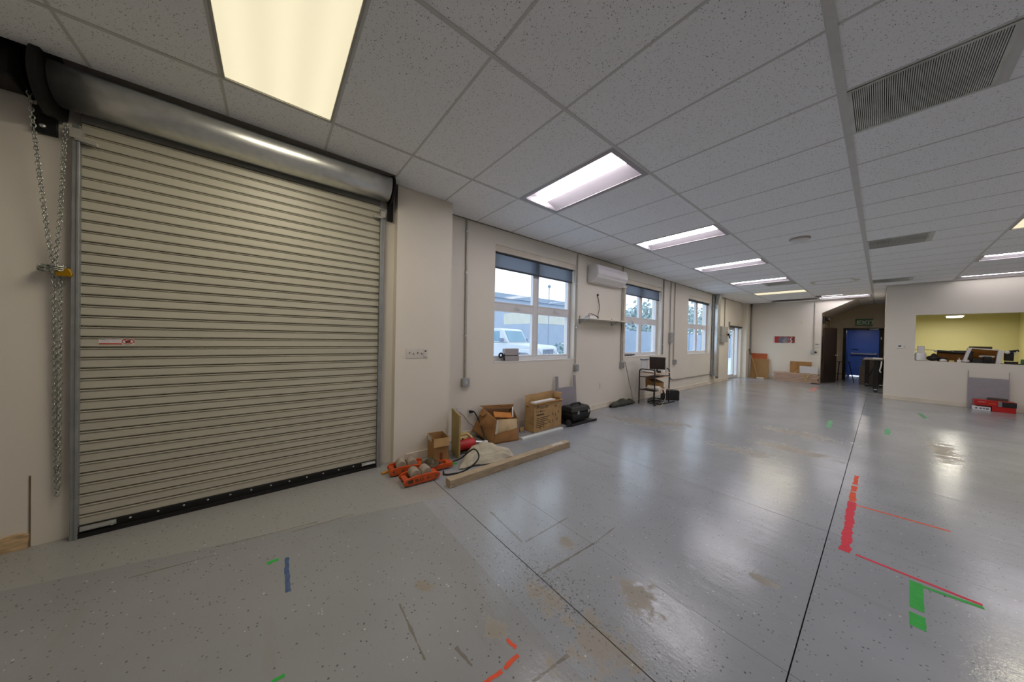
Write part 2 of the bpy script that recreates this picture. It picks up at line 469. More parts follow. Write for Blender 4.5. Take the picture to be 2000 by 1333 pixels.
# ================================================================== the room shell
WALL = wall_mat('cream_wall_paint', (228, 221, 209))
WALL_B = wall_mat('back_wall_paint', (228, 222, 212))
TAN = wall_mat('corridor_tan_paint', (214, 200, 172), 0.3)
YELLOW = wall_mat('yellow_wall_paint', (212, 205, 154), 0.2)
TILE = tile_mat(); GLASS = glass_mat()
TEE = mat('ceiling_tee_metal', (204, 203, 200), rough=0.5, var=0.04)
BASEB = mat('baseboard_paint', (218, 208, 192), rough=0.45, var=0.08, scale=4)
UPVC = mat('white_window_plastic', (224, 222, 224), rough=0.35, var=0.03)
GALV = mat('galvanized_steel', (214, 216, 214), rough=0.33, metal=0.88, var=0.10, scale=16)
GALVD = mat('galvanized_guide', (150, 152, 152), rough=0.42, metal=0.45, var=0.14, scale=12)
CONDUIT = mat('conduit_steel', (180, 176, 168), rough=0.42, metal=0.35, var=0.1, scale=20)
BOXST = mat('box_steel', (172, 174, 172), rough=0.45, metal=0.35, var=0.1)
BLACK = mat('black_plastic', (26, 26, 27), rough=0.5, var=0.2)
BLACKM = mat('black_metal', (20, 19, 18), rough=0.45, var=0.25, spec=0.4)
WHITE = mat('white_plastic', (228, 226, 224), rough=0.4, var=0.03)
GREYP = mat('grey_plastic', (128, 130, 132), rough=0.5, var=0.06)
DECK = mat('dark_plenum', (60, 56, 52), rough=0.9, var=0.2)
XW, XD, XP = -2.13, -1.93, -1.83        # window wall, door wall, pillar face
ZT = 3.4

def holes_wall(y0, y1, holes, fn, d0, d1, z1=ZT):
    """wall along u from y0 to y1 with rectangular holes (u0, u1, z0, z1)"""
    mb = MB()
    def bx(u0, u1, a, b):
        p, q = fn(u0, d0), fn(u1, d1)
        mb.box(p[0], q[0], p[1], q[1], a, b)
    u = y0
    for (a, b, c, d) in sorted(holes):
        bx(u, a, 0, z1)
        if c > 0: bx(a, b, 0, c)
        if d < z1: bx(a, b, d, z1)
        u = b
    bx(u, y1, 0, z1)
    return mb
WINS = [(1.56, 3.36), (5.05, 6.77), (8.47, 10.25)]
WZ0, WZ1 = 1.01, 2.74
DOOR2 = (12.20, 13.70, 2.03)
wl = struct('wall_left', holes_wall(0.71, 14.5, [(a, b, WZ0, WZ1) for a, b in WINS]+[(DOOR2[0], DOOR2[1], 0.0, DOOR2[2])], lambda u, d: (d, u), XW-0.24, XW), WALL, 'long cream painted wall with three windows and a glass door', 'wall')
struct('wall_left_door', MB().box(XD-0.4, XD, -4.1, 0.07, 0, ZT), WALL, 'cream wall behind the roller shutter and its hanging chain', 'wall')
struct('wall_left_pillar', MB().box(XW-0.24, XP, 0.07, 0.71, 0, ZT), WALL, 'square cream pillar beside the roller shutter with the light switches', 'pillar')
struct('wall_left_pier', MB().box(XW-0.2, -1.97, 13.80, 14.3, 0, ZT), WALL, 'narrow cream pier next to the glass door', 'pillar')
op = [(1.945, 3.9, 1.035, 2.177)]
wp_ = struct('wall_partition', holes_wall(1.47, 6.2, op, lambda u, d: (u, d), 11.65, 11.77), WALL_B, 'cream partition wall with a wide pass-through opening', 'wall')
bw = MB().prism([(-2.37, 0), (0.06, 0), (0.06, 2.51), (0.90, 2.97), (1.57, 2.97), (1.57, ZT), (-2.37, ZT)], lambda u, v, d: (u, d, v), 14.3, 14.42)
struct('wall_back', bw, WALL_B, 'cream end wall with a slanted corner above the corridor', 'wall')
sof = MB().hexa([(0.06, 14.42, 2.51), (0.90, 14.42, 2.97), (0.90, 17, 2.97), (0.06, 17, 2.51)], [(0.06, 14.42, 2.60), (0.90, 14.42, 3.06), (0.90, 17, 3.06), (0.06, 17, 2.60)])
struct('wall_soffit', sof, WALL_B, 'sloping cream underside of stairs above the corridor', 'soffit')
struct('wall_corridor_left', MB().box(-0.06, 0.06, 14.42, 17.0, 0, ZT), TAN, 'tan corridor side wall behind the brown door', 'wall')
struct('wall_corridor_right', MB().box(1.47, 1.57, 11.77, 17.0, 0, ZT), TAN, 'tan corridor wall behind the pass-through partition', 'wall')
struct('wall_corridor_end', holes_wall(-0.06, 1.57, [(0.47, 1.42, 0, 2.03)], lambda u, d: (u, d), 17.0, 17.12), TAN, 'tan corridor end wall around the black door frame', 'wall')
VEST = mat('vestibule_blue_paint', (66, 96, 168), rough=0.5, var=0.06)
vb = MB().box(0.40, 0.47, 17.12, 19.6, 0, 2.1).box(1.42, 1.49, 17.12, 19.6, 0, 2.1).box(0.40, 1.49, 17.12, 19.6, 2.06, 2.12)
struct('wall_vestibule', vb, VEST, 'blue painted vestibule between black frame and blue door', 'wall')
struct('wall_right', MB().box(6.1, 6.25, -4.1, 11.77, 0, ZT), WALL, 'plain cream side wall of the workshop', 'wall')
struct('wall_behind', MB().box(-2.4, 6.25, -4.25, -4.1, 0, ZT), WALL, 'plain cream wall at the near end of the workshop', 'wall')
yr = MB().box(1.57, 4.2, 16.5, 16.6, 0, 2.6).box(4.0, 4.1, 11.77, 16.5, 0, 2.6).box(1.57, 1.60, 11.77, 16.5, 0, 2.6)
struct('wall_yellow_room', yr, YELLOW, 'yellow painted walls of the room behind the opening', 'wall')
struct('ceiling_yellow_room', MB().box(1.57, 4.2, 11.77, 16.6, 2.55, 2.62), mat('plain_white_ceiling', (225, 222, 210), rough=0.8, var=0.04), 'plain ceiling of the small yellow room', 'ceiling')

# baseboards
def baseb(name, mb, label): struct(name, mb, BASEB, label, 'baseboard', bev=0.004)
baseb('baseboard_left', MB().box(XW, XW+0.014, 0.73, 12.2, 0, 0.10).box(XW, XW+0.02, 0.73, 12.2, 0, 0.03), 'cream baseboard along the window wall')
baseb('baseboard_pillar', MB().box(XP, XP+0.014, 0.20, 0.71, 0, 0.09), 'cream baseboard on the pillar behind the small carton')
baseb('baseboard_partition', MB().box(1.47, 6.1, 11.636, 11.65, 0, 0.10), 'cream baseboard under the pass-through partition')
baseb('baseboard_back', MB().box(-1.97, 0.05, 14.286, 14.3, 0, 0.09), 'cream baseboard along the end wall')
broke = mat('splintered_board', (196, 168, 128), rough=0.8, var=0.35, scale=14, stretch=(1, 1, 5))
bb = MB().prism([(-3.2, 0.0), (-2.13, 0.0), (-2.125, 0.085), (-2.17, 0.10), (-2.26, 0.09), (-2.30, 0.06), (-2.42, 0.075), (-2.6, 0.10), (-3.2, 0.10)], lambda u, v, d: (d, u, v), XD, XD+0.018)
struct('baseboard_door', bb, broke, 'splintered wooden baseboard left of the roller shutter', 'baseboard')
seam = MB().box(XD, XD+0.004, -2.128, -2.122, 0.0, 0.45)
struct('trim_1', seam, mat('seam_dark', (120, 104, 84), rough=0.9, var=0.3), 'thin cracked panel seam in the wall left of the shutter', 'seam')

# ------------------------------------------------------------------ floor: painted slabs with open joints
fl = struct('floor', MB().box(-2.4, 6.2, -4.2, 19.8, -0.06, -0.014), mat('joint_dirt', (70, 66, 60), rough=0.95, var=0.3, scale=30), 'worn grey-blue painted concrete floor with joints and scrapes', 'floor')
xs = [(-2.4, 1.192), (1.197, 6.2)]
yj = [(-4.2, 0.267), (0.273, 0.749), (0.751, 2.259), (2.261, 3.904), (3.906, 5.719), (5.721, 19.8)]
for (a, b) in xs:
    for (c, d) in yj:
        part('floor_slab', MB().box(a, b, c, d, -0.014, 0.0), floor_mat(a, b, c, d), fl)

# ------------------------------------------------------------------ ceiling: deck, tees, tiles
T = 0.6096
ceil = struct('ceiling', MB().box(-2.4, 6.25, -4.25, 17.15, ZT, ZT+0.1), DECK, 'suspended ceiling of speckled grey tiles on a metal grid', 'ceiling')
tile_me = {}
def tile(x0, x1, y0, y1, name='ceiling_tile'):
    w, l = round(x1-x0, 4), round(y1-y0, 4); k = (w, l)
    if k not in tile_me:
        tile_me[k] = mesh_of(MB().box(-w/2+.002, w/2-.004, -l/2+.006, l/2-.004, 0.003, 0.02), Vector((0, 0, 0)), 'ceiling_tile', False)
        tile_me[k].materials.append(TILE)
    o = bpy.data.objects.new(name, tile_me[k]); COL.objects.link(o); o.parent = ceil
    o.location = Vector(((x0+x1)/2, (y0+y1)/2, H))-OFF[ceil]; OFF[o] = OFF[ceil]
    return o
LED_CELLS = [(-1, 2), (-1, 6), (-1, 10), (-1, 14), (0, 22), (2, 14), (2, 18), (2, -2), (2, 2), (2, 6)]
WARM_CELLS = [(-1, -2), (-1, 18), (2, 10)]
VENTS = [(2*T, 3), (2*T, 10), (2*T, 17), (-T, 15)]
def cell_x(k):
    return {-2: (XW, -2*T), 4: (8*T, 6.1)}.get(k, (k*2*T, (k+1)*2*T))
skip = set(LED_CELLS) | set(WARM_CELLS) | {(1, 3), (1, 10), (1, 17), (-1, 15)}
MISSING = {(-2, 23), (-1, 22), (0, 21)}
cross_me = {}
def crossbar(x0, x1, y):
    w = round(x1-x0, 4)
    if w not in cross_me:
        cross_me[w] = mesh_of(MB().box(-w/2, w/2, -0.008, 0.008, 0.001, 0.004).box(-w/2, w/2, -0.002, 0.002, 0.004, 0.03), Vector((0, 0, 0)), 'cross_tee', False)
        cross_me[w].materials.append(TEE)
    o = bpy.data.objects.new('cross_tee', cross_me[w]); COL.objects.link(o); o.parent = ceil
    o.location = Vector(((x0+x1)/2, y, H))-OFF[ceil]
HOODX = -1.655
for k in range(-2, 5):
    for j in range(-7, 28):
        x0, x1 = cell_x(k); y0, y1 = j*T, (j+1)*T
        if y0 < -4.1: y0 = -4.1
        if k >= 2 and y1 > 11.65: y1 = 11.65
        if k == 1 and y1 > 11.65: x1 = 1.47
        if k <= -1 and y1 > 14.3: y1 = 14.3
        if k == 0 and y0 >= 14.3: x0 = 0.86
        if y1 > 17.0: y1 = 17.0
        if y1-y0 < 0.03: continue
        if k == -2:
            if -4 <= j <= -1: x0 = HOODX                       # tiles cut back in front of the shutter hood
            elif j == 0: x0 = XP+0.002
            elif j < -4: x0 = XD+0.002
            if j == 1: x0 = XW+0.002
        if j > -7: crossbar(x0, x1, y0)
        if (k, j) in skip or (k, j) in MISSING: continue
        if (k, j) == (0, 23):
            tile(0.0, 0.6, y0, 14.3); continue
        if k == 1 and y1 <= 11.7 and j in (3, 10, 17): continue
        tile(x0, x1, y0, y1)
for (vx, j) in VENTS:                                            # half tile that shares the vent's cell
    if vx > 0: tile(vx+T, vx+2*T, j*T, (j+1)*T)
    else: tile(vx-T, vx, j*T, (j+1)*T)
    part('tee', MB().box(vx+(T if vx > 0 else 0)-0.02, vx+(T if vx > 0 else 0)+0.02, j*T, (j+1)*T, H, H+0.004), TEE, ceil)
tile(T, 2*T, 21*T, 22*T)                                          # half of a lifted cell
for k in range(-1, 5):
    x = k*2*T; w = 0.021 if k == 1 else 0.012
    y1 = 14.3 if k < 1 else (17.0 if k == 1 else 11.65)
    part('main_tee', MB().box(x-w, x+w, -4.1, y1, H-0.001, H+0.004).box(x-0.002, x+0.002, -4.1, y1, H+0.004, H+0.04), TEE, ceil)
part('wall_angle', MB().box(XW, XW+0.02, 0.71, 13.8, H-0.002, H+0.003), mat('wall_angle_dark', (120, 112, 100), rough=0.6, var=0.1), ceil)

# ------------------------------------------------------------------ light fittings
def emission(name, rgb, strength):
    m = bpy.data.materials.new(name); m.use_nodes = True
    N = m.node_tree.nodes; L = m.node_tree.links; b = N['Principled BSDF']
    b.inputs['Base Color'].default_value = (0.8, 0.8, 0.8, 1)
    geo = N.new('ShaderNodeNewGeometry'); ns = N.new('ShaderNodeTexNoise'); ns.inputs['Scale'].default_value = 3.0
    L.new(geo.outputs['Position'], ns.inputs['Vector'])
    c = lin(rgb); rp = N.new('ShaderNodeValToRGB')
    rp.color_ramp.elements[0].color = tuple(v*0.96 for v in c[:3])+(1,); rp.color_ramp.elements[1].color = c
    L.new(ns.outputs['Fac'], rp.inputs['Fac']); L.new(rp.outputs['Color'], b.inputs['Emission Color'])
    b.inputs['Emission Strength'].default_value = strength
    return m
LEDM = emission('led_diffuser', (252, 246, 252), LED_STRENGTH)
LEDM_DIM = emission('led_diffuser_dim', (252, 246, 248), LED_STRENGTH*0.3)
REFL = mat('white_reflector', (170, 164, 168), rough=0.4, var=0.02)
def prism_mat():
    """ribbed acrylic diffuser, lit from behind by three tubes"""
    m = bpy.data.materials.new('warm_prismatic_diffuser'); m.use_nodes = True
    N = m.node_tree.nodes; L = m.node_tree.links; b = N['Principled BSDF']
    geo = N.new('ShaderNodeNewGeometry'); sp = N.new('ShaderNodeSeparateXYZ'); L.new(geo.outputs['Position'], sp.inputs[0])
    tubes = math_node(N, L, 'MULTIPLY_ADD', math_node(N, L, 'COSINE', math_node(N, L, 'MULTIPLY', math_node(N, L, 'ADD', sp.outputs[1], 0.102), 2*PI/0.2032)), 0.05, 0.95)
    rib = math_node(N, L, 'MULTIPLY_ADD', math_node(N, L, 'SINE', math_node(N, L, 'MULTIPLY', sp.outputs[0], 900.0)), 0.03, 1.0)
    st = math_node(N, L, 'MULTIPLY', math_node(N, L, 'MULTIPLY', tubes, rib), WARM_STRENGTH)
    b.inputs['Base Color'].default_value = lin((225, 215, 190))
    b.inputs['Emission Color'].default_value = lin((243, 232, 198))
    L.new(st, b.inputs['Emission Strength'])
    b.inputs['Roughness'].default_value = 0.35
    return m
PRISM = prism_mat()
def lamp_light(name, x, y, z, sx, sy, watts, col, root):
    ld = bpy.data.lights.new(name, 'AREA'); ld.shape = 'RECTANGLE'; ld.size = sx; ld.size_y = sy; ld.energy = watts; ld.color = col
    lo = bpy.data.objects.new(name, ld); lo.location = Vector((x, y, z))-OFF[root]; COL.objects.link(lo); lo.parent = root
    return lo
led_labels = ['lit recessed ceiling light %s' % s for s in (
    'in the row above the first window', 'in the row above the shelf and air conditioner', 'in the row above the second window', 'beside the small grey ceiling vent near the third window',
    'in front of the corridor with the exit sign', 'third from the partition wall with the opening', 'next to the partition wall with the opening', 'over the near right floor', 'over the red tape marks', 'over the right half of the floor')]
first_led = None
for (k, j), lb in zip(LED_CELLS, led_labels):
    x0, y0 = k*2*T, j*T
    if first_led is None:
        t = thing('recessed_light', lb, 'ceiling light', (x0+T, y0+T/2, H), group='recessed ceiling lights')
        fr = MB()
        for (a, b, c, d) in ((0.012, 2*T-0.012, 0.012, 0.05), (0.012, 2*T-0.012, T-0.05, T-0.012), (0.012, 0.06, 0.05, T-0.05), (2*T-0.06, 2*T-0.012, 0.05, T-0.05)):
            fr.box(x0+a, x0+b, y0+c, y0+d, H+0.001, H+0.012)
        part('frame', fr, REFL, t)
        prof = [(0.05, 0.006), (0.12, 0.045), (0.20, 0.066), (0.305, 0.070), (0.41, 0.066), (0.49, 0.045), (0.56, 0.006)]
        rows = [[(x0+0.06+xx, y0+yy, H+zz) for yy, zz in prof] for xx in (0, 2*T-0.12)]
        pan = MB().grid(rows)
        for xx in (0.06, 2*T-0.06):
            n0 = len(pan.v); pan.v += [Vector((x0+xx, y0+yy, H+zz)) for yy, zz in prof]+[Vector((x0+xx, y0+0.56, H+0.006)), Vector((x0+xx, y0+0.05, H+0.006))]
            pan.f.append(tuple(range(n0, n0+len(prof))))
        part('reflector', pan, REFL, t, smooth='auto')
        rows = []
        for xx, sc in ((0.075, 0.35), (0.085, 0.8), (0.11, 1.0), (2*T-0.11, 1.0), (2*T-0.085, 0.8), (2*T-0.075, 0.35)):
            rows.append([(x0+xx, y0+T/2+0.062*math.cos(a)*(0.5+0.5*sc), H+0.072-0.046*math.sin(a)*sc) for a in [PI*i/12 for i in range(13)]])
        part('diffuser', MB().grid(rows), LEDM, t, smooth=True, label='glowing rounded diffuser')
        first_led = t
    else:
        t = copy_tree(first_led); t.location = (x0+T, y0+T/2, H); t['label'] = lb
        if (k, j) == (2, 18):                                    # dimmed so the partition wall beside it glows less
            for ch in t.children:
                if ch.name.startswith('diffuser'):
                    ch.data = ch.data.copy(); ch.data.materials[0] = LEDM_DIM
warm_labels = ['large warm prismatic ceiling light over the roller shutter', 'warm flat prismatic ceiling light near the open ceiling gaps', 'warm prismatic ceiling light on the right side of the room']
first_w = None
for (k, j), lb in zip(WARM_CELLS, warm_labels):
    x0, y0 = k*2*T, j*T
    if first_w is None:
        t = thing('prismatic_light', lb, 'ceiling light', (x0+T, y0+T/2, H), group='warm prismatic ceiling lights')
        fr = MB()
        g = 0.022
        for (a, b, c, d) in ((0.010, 2*T-0.010, 0.010, g), (0.010, 2*T-0.010, T-g, T-0.010), (0.010, g, g, T-g), (2*T-g, 2*T-0.010, g, T-g)):
            fr.box(x0+a, x0+b, y0+c, y0+d, H-0.006, H+0.016)
        part('frame', fr, mat('troffer_frame', (168, 166, 156), rough=0.45, var=0.05), t)
        part('diffuser', MB().box(x0+g, x0+2*T-g, y0+g, y0+T-g, H+0.004, H+0.010), PRISM, t, label='ribbed warm glowing diffuser')
        lamp_light('tube_light', x0+T, y0+T/2, H-0.002, 2*T-0.1, T-0.1, WARM_WATTS, (1.0, 0.90, 0.70), t)
        first_w = t
    else:
        t = copy_tree(first_w); t.location = (x0+T, y0+T/2, H); t['label'] = lb
        for ch in t.children:
            if ch.type == 'LIGHT': ch.data = ch.data.copy(); ch.data.energy = WARM_WATTS*(1.9 if k == 2 else 1.2)

# ------------------------------------------------------------------ ceiling vents and detector
VENTM = mat('vent_grey', (196, 198, 192), rough=0.5, metal=0.3, var=0.25, scale=3.5)
VENTD = mat('vent_dust', (112, 108, 100), rough=0.9, var=0.5, scale=4)
vlab = ['large dusty return air vent with fine ribs, closest to the red floor tape', 'dusty square ceiling vent between two blank rows of tiles', 'small ceiling vent next to the partition wall', 'grey ceiling vent beside a lit ceiling light']
vroot = None
for (vx, j), lb in zip(VENTS, vlab):
    y0 = j*T
    if vroot is None:
        t = thing('air_vent', lb, 'air vent', (vx+T/2, y0+T/2, H), group='ceiling return air vents')
        fr = MB()
        for (a, b, c, d) in ((0.02, T-0.02, 0.013, 0.03), (0.02, T-0.02, T-0.03, T-0.013), (0.02, 0.04, 0.03, T-0.03), (T-0.04, T-0.02, 0.03, T-0.03)):
            fr.box(vx+a, vx+b, y0+c, y0+d, H-0.004, H+0.012)
        part('frame', fr, VENTM, t)
        gr = MB(); n = 62
        for i in range(n):
            x = vx+0.042+(T-0.084)*(i+0.5)/n
            gr.box(x-0.0026, x+0.0026, y0+0.03, y0+T-0.03, H-0.003, H+0.004)
        g_ = part('grille', gr, VENTM, t, label='fine parallel metal ribs'); g_['kind'] = 'stuff'
        part('filter', MB().box(vx+0.03, vx+T-0.03, y0+0.03, y0+T-0.03, H+0.010, H+0.014), VENTD, t)
        vroot = t
    else:
        t = copy_tree(vroot); t.location = (vx+T/2, y0+T/2, H); t['label'] = lb
c_ = PZ(1562, 466, H)
t = thing('ceiling_detector', 'round white dome detector fixed to the ceiling tiles', 'detector', (c_.x, c_.y, H-0.06))
part('mount', MB().lathe([(0.115, H-0.022), (0.12, H-0.010), (0.12, H+0.003)], (c_.x, c_.y, 0), 28), mat('detector_mount', (176, 168, 160), rough=0.5), t, smooth='auto')
part('dome', MB().lathe([(0.005, H-0.062), (0.05, H-0.058), (0.085, H-0.046), (0.105, H-0.03), (0.11, H-0.022)], (c_.x, c_.y, 0), 28), WHITE, t, smooth=True)
# ================================================================== roller shutter
SLAT = mat('shutter_slat_paint', (184, 180, 164), rough=0.42, var=0.06, scale=5, stretch=(1, 0.3, 6), spec=0.5)
Y0D, Y1D = -1.932, -0.088
XC = -1.888                                            # curtain plane
dr = thing('door_1', 'closed beige slatted roller shutter with galvanized hood and black bottom bar', 'roller shutter', (XC, (Y0D+Y1D)/2, 0.0), kind='structure')
pitch = 0.0697; zb = 0.078; ns_ = 38
prof = [(-0.002, 0.0), (0.0008, 0.005), (0.0008, 0.048), (-0.003, 0.0515), (-0.002, 0.0535), (0.006, 0.0565), (0.006, 0.0595), (-0.006, 0.0615), (-0.024, 0.0625), (-0.024, 0.0682), (-0.002, 0.0697)]
sl = MB()
for yy in (Y0D+0.004, Y1D-0.004): sl.v += [Vector((XC+a, yy, b)) for a, b in prof]
n = len(prof)
for i in range(n-1): sl.f.append((i, i+1, n+i+1, n+i))
slat_me = mesh_of(sl, Vector((XC, 0, 0)), 'slat', False)
for p in slat_me.polygons: p.use_smooth = False
slat_me.materials.append(SLAT)
for i in range(ns_):
    o = bpy.data.objects.new('slat', slat_me); COL.objects.link(o); o.parent = dr
    o.location = Vector((XC, 0, zb+i*pitch))-OFF[dr]
bt = part('bottom_bar', MB().box(XC-0.02, XC+0.012, Y0D+0.004, Y1D-0.004, 0.026, 0.078).box(XC-0.02, XC+0.03, Y0D+0.004, Y1D-0.004, 0.024, 0.032), BLACKM, dr, bev=0.003)
part('rubber_seal', MB().box(XC-0.012, XC+0.022, Y0D+0.004, Y1D-0.004, 0.001, 0.025), mat('rubber', (34, 33, 31), rough=0.8), bt)
for i in range(13):
    y = Y0D+0.22+i*0.128
    part('bolt', MB().lathe([(0.007, 0.0), (0.006, 0.004), (0.003, 0.006)], (XC+0.012, y, 0.062), 8, 'x'), GALV, bt)
part('slide_bolt', MB().box(XC+0.012, XC+0.02, Y0D+0.01, Y0D+0.16, 0.045, 0.075).cyl((XC+0.026, Y0D+0.02, 0.06), (XC+0.026, Y0D+0.15, 0.06), 0.007, 8).cyl((XC+0.02, Y0D+0.15, 0.06), (XC+0.05, Y0D+0.15, 0.06), 0.008, 8), GALV, bt)
part('slide_bolt', MB().box(XC+0.012, XC+0.02, Y1D-0.14, Y1D-0.01, 0.045, 0.075).cyl((XC+0.026, Y1D-0.13, 0.06), (XC+0.026, Y1D-0.02, 0.06), 0.007, 8), GALV, bt)
for (ya, yb, inner) in ((Y0D-0.028, Y0D+0.004, 1), (Y1D-0.002, Y1D+0.036, -1)):
    g = MB().box(XD, -1.862, ya, yb, 0.0, 2.69).box(XD, XD+0.006, ya-0.004, yb+0.004, 0.0, 2.69)
    e = yb-0.012 if inner > 0 else ya+0.012
    g.box(-1.862, -1.856, min(e, yb if inner > 0 else ya), max(e, yb if inner > 0 else ya), 0.0, 2.66)
    gd = part('guide_rail', g, GALVD, dr, bev=0.002)
    yc = (ya+yb)/2
    part('guide_cap', MB().box(-1.90, -1.845, yc-0.02, yc+0.025, 2.60, 2.66).bar((-1.86, yc, 2.60), (-1.84, yc+0.09*inner, 2.585), 0.02, 0.02), mat('grey_nylon', (176, 172, 164), rough=0.5), gd)
for (zz0, zz1) in ((2.745, 2.80),):
    part('top_sheet', MB().box(XC-0.016, XC+0.004, Y0D, Y1D, 2.7266, 3.0), mat('plain_sheet', (150, 150, 142), rough=0.45, metal=0.3, var=0.08), dr)
# hood
hc = Vector((-1.785, 0, 2.888)); HR = 0.136
rows = []
for y, r in ((-1.985, 1.0), (-1.5, 1.0), (-1.0, 0.985), (-0.5, 1.0), (-0.04, 1.0)):
    rows.append([(hc.x+HR*r*math.cos(math.radians(a)), y, hc.z+HR*r*math.sin(math.radians(a))-(0.012*math.sin(PI*(y+1.985)/1.945))) for a in range(-118, 28, 8)])
part('hood', MB().grid(rows), GALV, dr, smooth=True, solid=0.0015, label='bright galvanized half-round hood')
br = MB().lathe([(0.02, -2.03), (0.205, -2.03), (0.205, -1.995), (0.165, -1.99), (0.02, -1.99)], (-1.80, 0, 2.875), 32, 'y')
bl = part('end_bracket', br, BLACKM, dr, smooth='auto', label='round black end plate')
part('bracket_foot', MB().box(XD, XD+0.03, -2.115, -2.03, 2.60, 2.76).box(XD, -1.85, -2.08, -2.035, 2.70, 2.95), BLACKM, bl)
part('bracket_bolt', MB().lathe([(0.013, 0), (0.013, 0.012), (0.006, 0.016)], (XD+0.03, -2.075, 2.64), 8, 'x'), GALV, bl)
part('sprocket', MB().lathe([(0.03, -2.10), (0.15, -2.10), (0.13, -2.085), (0.15, -2.07), (0.03, -2.06)], (-1.80, 0, 2.90), 28, 'y').cyl((-1.80, -2.3, 2.9), (-1.80, -2.03, 2.9), 0.035, 12), BLACKM, bl, smooth='auto')
part('drive_housing', MB().box(XD, -1.72, -2.5, -2.11, 2.80, 3.05), BLACKM, bl, bev=0.02)
b2 = MB().lathe([(0.02, -0.02), (0.14, -0.02), (0.14, 0.0), (0.02, 0.0)], (-1.81, 0, 2.88), 24, 'y').box(XD, XD+0.03, -0.01, 0.045, 2.60, 2.95)
part('end_bracket', b2, BLACKM, dr, smooth='auto')
# warning sticker on the twelfth-from-floor slat area
sp = PX(193, 669, XC+0.003); sq = PX(262, 679, XC+0.003)
ys0, ys1 = sp.y, sq.y; zs0, zs1 = sp.z-0.024, sp.z+0.010
izl = round((sp.z-zb)/pitch-0.5); zl0 = zb+izl*pitch+0.016; zl1 = zl0+0.040
stk = part('warning_sticker', MB().box(XC+0.0008, XC+0.0014, ys0, ys1, zl0, zl1), mat('sticker_white', (222, 214, 214), rough=0.5, var=0.04), dr, label='white and red warning sticker')
RED = mat('sticker_red', (190, 40, 24), rough=0.5, var=0.05)
part('sticker_band', MB().box(XC+0.0014, XC+0.0018, ys0, ys0+(ys1-ys0)*0.64, zl0, zl0+0.007), RED, stk)
yc = ys0+(ys1-ys0)*0.82; zc = (zl0+zl1)/2
ring = MB().tube([(XC+0.0018, yc+0.026*math.cos(a), zc+0.016*math.sin(a)) for a in [2*PI*i/20 for i in range(20)]], 0.0022, 5, closed=True)
ring.bar((XC+0.0022, yc-0.02, zc+0.012), (XC+0.0022, yc+0.02, zc-0.012), 0.001, 0.004, up=(0, 0, 1))
part('prohibition_symbol', ring, RED, stk)
part('pictogram', MB().box(XC+0.0014, XC+0.0017, yc-0.012, yc+0.010, zc-0.010, zc+0.003).box(XC+0.0014, XC+0.0017, yc-0.004, yc+0.012, zc+0.001, zc+0.009), mat('ink_dark', (58, 42, 40), rough=0.7), stk)
ink = MB().box(XC+0.0014, XC+0.0017, ys0+0.004, ys0+0.026, zl1-0.008, zl1-0.004)
for i in range(6):
    ink.box(XC+0.0014, XC+0.0017, ys0+0.006+0.045*(i % 2), ys0+0.045+0.045*(i % 2), zl0+0.010+0.004*(i//1), zl0+0.0112+0.004*(i//1))
part('fine_print', ink, mat('ink_grey', (150, 140, 150), rough=0.7), stk)

# ------------------------------------------------------------------ hoist chain and padlock
CH = mat('zinc_chain', (176, 180, 172), rough=0.32, metal=0.9, var=0.25, scale=40)
def links(path, pitch_, mb, L_=0.030, W_=0.024, r=0.0032):
    pts = curve_pts(path, 14); d = 0; k = 0; prev = pts[0]
    acc = [0.0]
    for i in range(1, len(pts)): acc.append(acc[-1]+(pts[i]-pts[i-1]).length)
    tot = acc[-1]; s = pitch_/2; i = 0
    while s < tot:
        while i < len(pts)-2 and acc[i+1] < s: i += 1
        f = (s-acc[i])/max(1e-9, acc[i+1]-acc[i]); p = pts[i].lerp(pts[i+1], f); t = (pts[i+1]-pts[i]).normalized()
        ang = (PI/4 if k % 2 else -PI/4)+random.uniform(-.35, .35)
        a = t.orthogonal().normalized(); b = t.cross(a); u = a*math.cos(ang)+b*math.sin(ang)
        loop = []
        for q in range(10):
            th = 2*PI*q/10
            loop.append(p+t*(L_/2-r)*math.cos(th)+u*(W_/2-r)*math.sin(th))
        mb.tube(loop, r, 5, closed=True)
        s += pitch_; k += 1
    return mb
tie = PX(105, 525, -1.87)
chn = thing('hoist_chain', 'long zinc hoist chain hanging in loops left of the roller shutter', 'chain', (tie.x, tie.y, 0.33))
s1 = [PX(50, 128, -1.73), PX(60, 205, -1.78), PX(76, 330, -1.83), PX(92, 450, -1.86), PX(104, 518, -1.87)]
s2 = [PX(128, 240, -1.82), PX(123, 330, -1.85), PX(117, 430, -1.87), PX(108, 516, -1.875)]
lo1 = [PX(104, 530, -1.88), PX(106, 640, -1.89), PX(107, 760, -1.895), PX(109, 880, -1.90), PX(111, 958, -1.90), PX(113, 970, -1.895)]
lo2 = [PX(118, 536, -1.88), PX(117, 640, -1.885), PX(116, 760, -1.89), PX(114.5, 880, -1.885), PX(114, 950, -1.885)]
for pth in (s1, s2, lo1, lo2):
    o = part('chain_strand', links(pth, 0.0215, MB()), CH, chn, smooth=True)
wrap = MB()
for kk in range(3):
    wrap.merge(links([tie+Vector((0.03*math.sin(a), 0.05*math.cos(a), 0.012*kk-0.012+0.008*math.sin(2*a))) for a in [2*PI*i/8 for i in range(9)]], 0.0215, MB()))
part('chain_knot', wrap, CH, chn, smooth=True)
lk = PX(125, 531, -1.86)
pl = thing('padlock', 'small brass padlock hooked through the hoist chain', 'padlock', (lk.x, lk.y, lk.z-0.03))
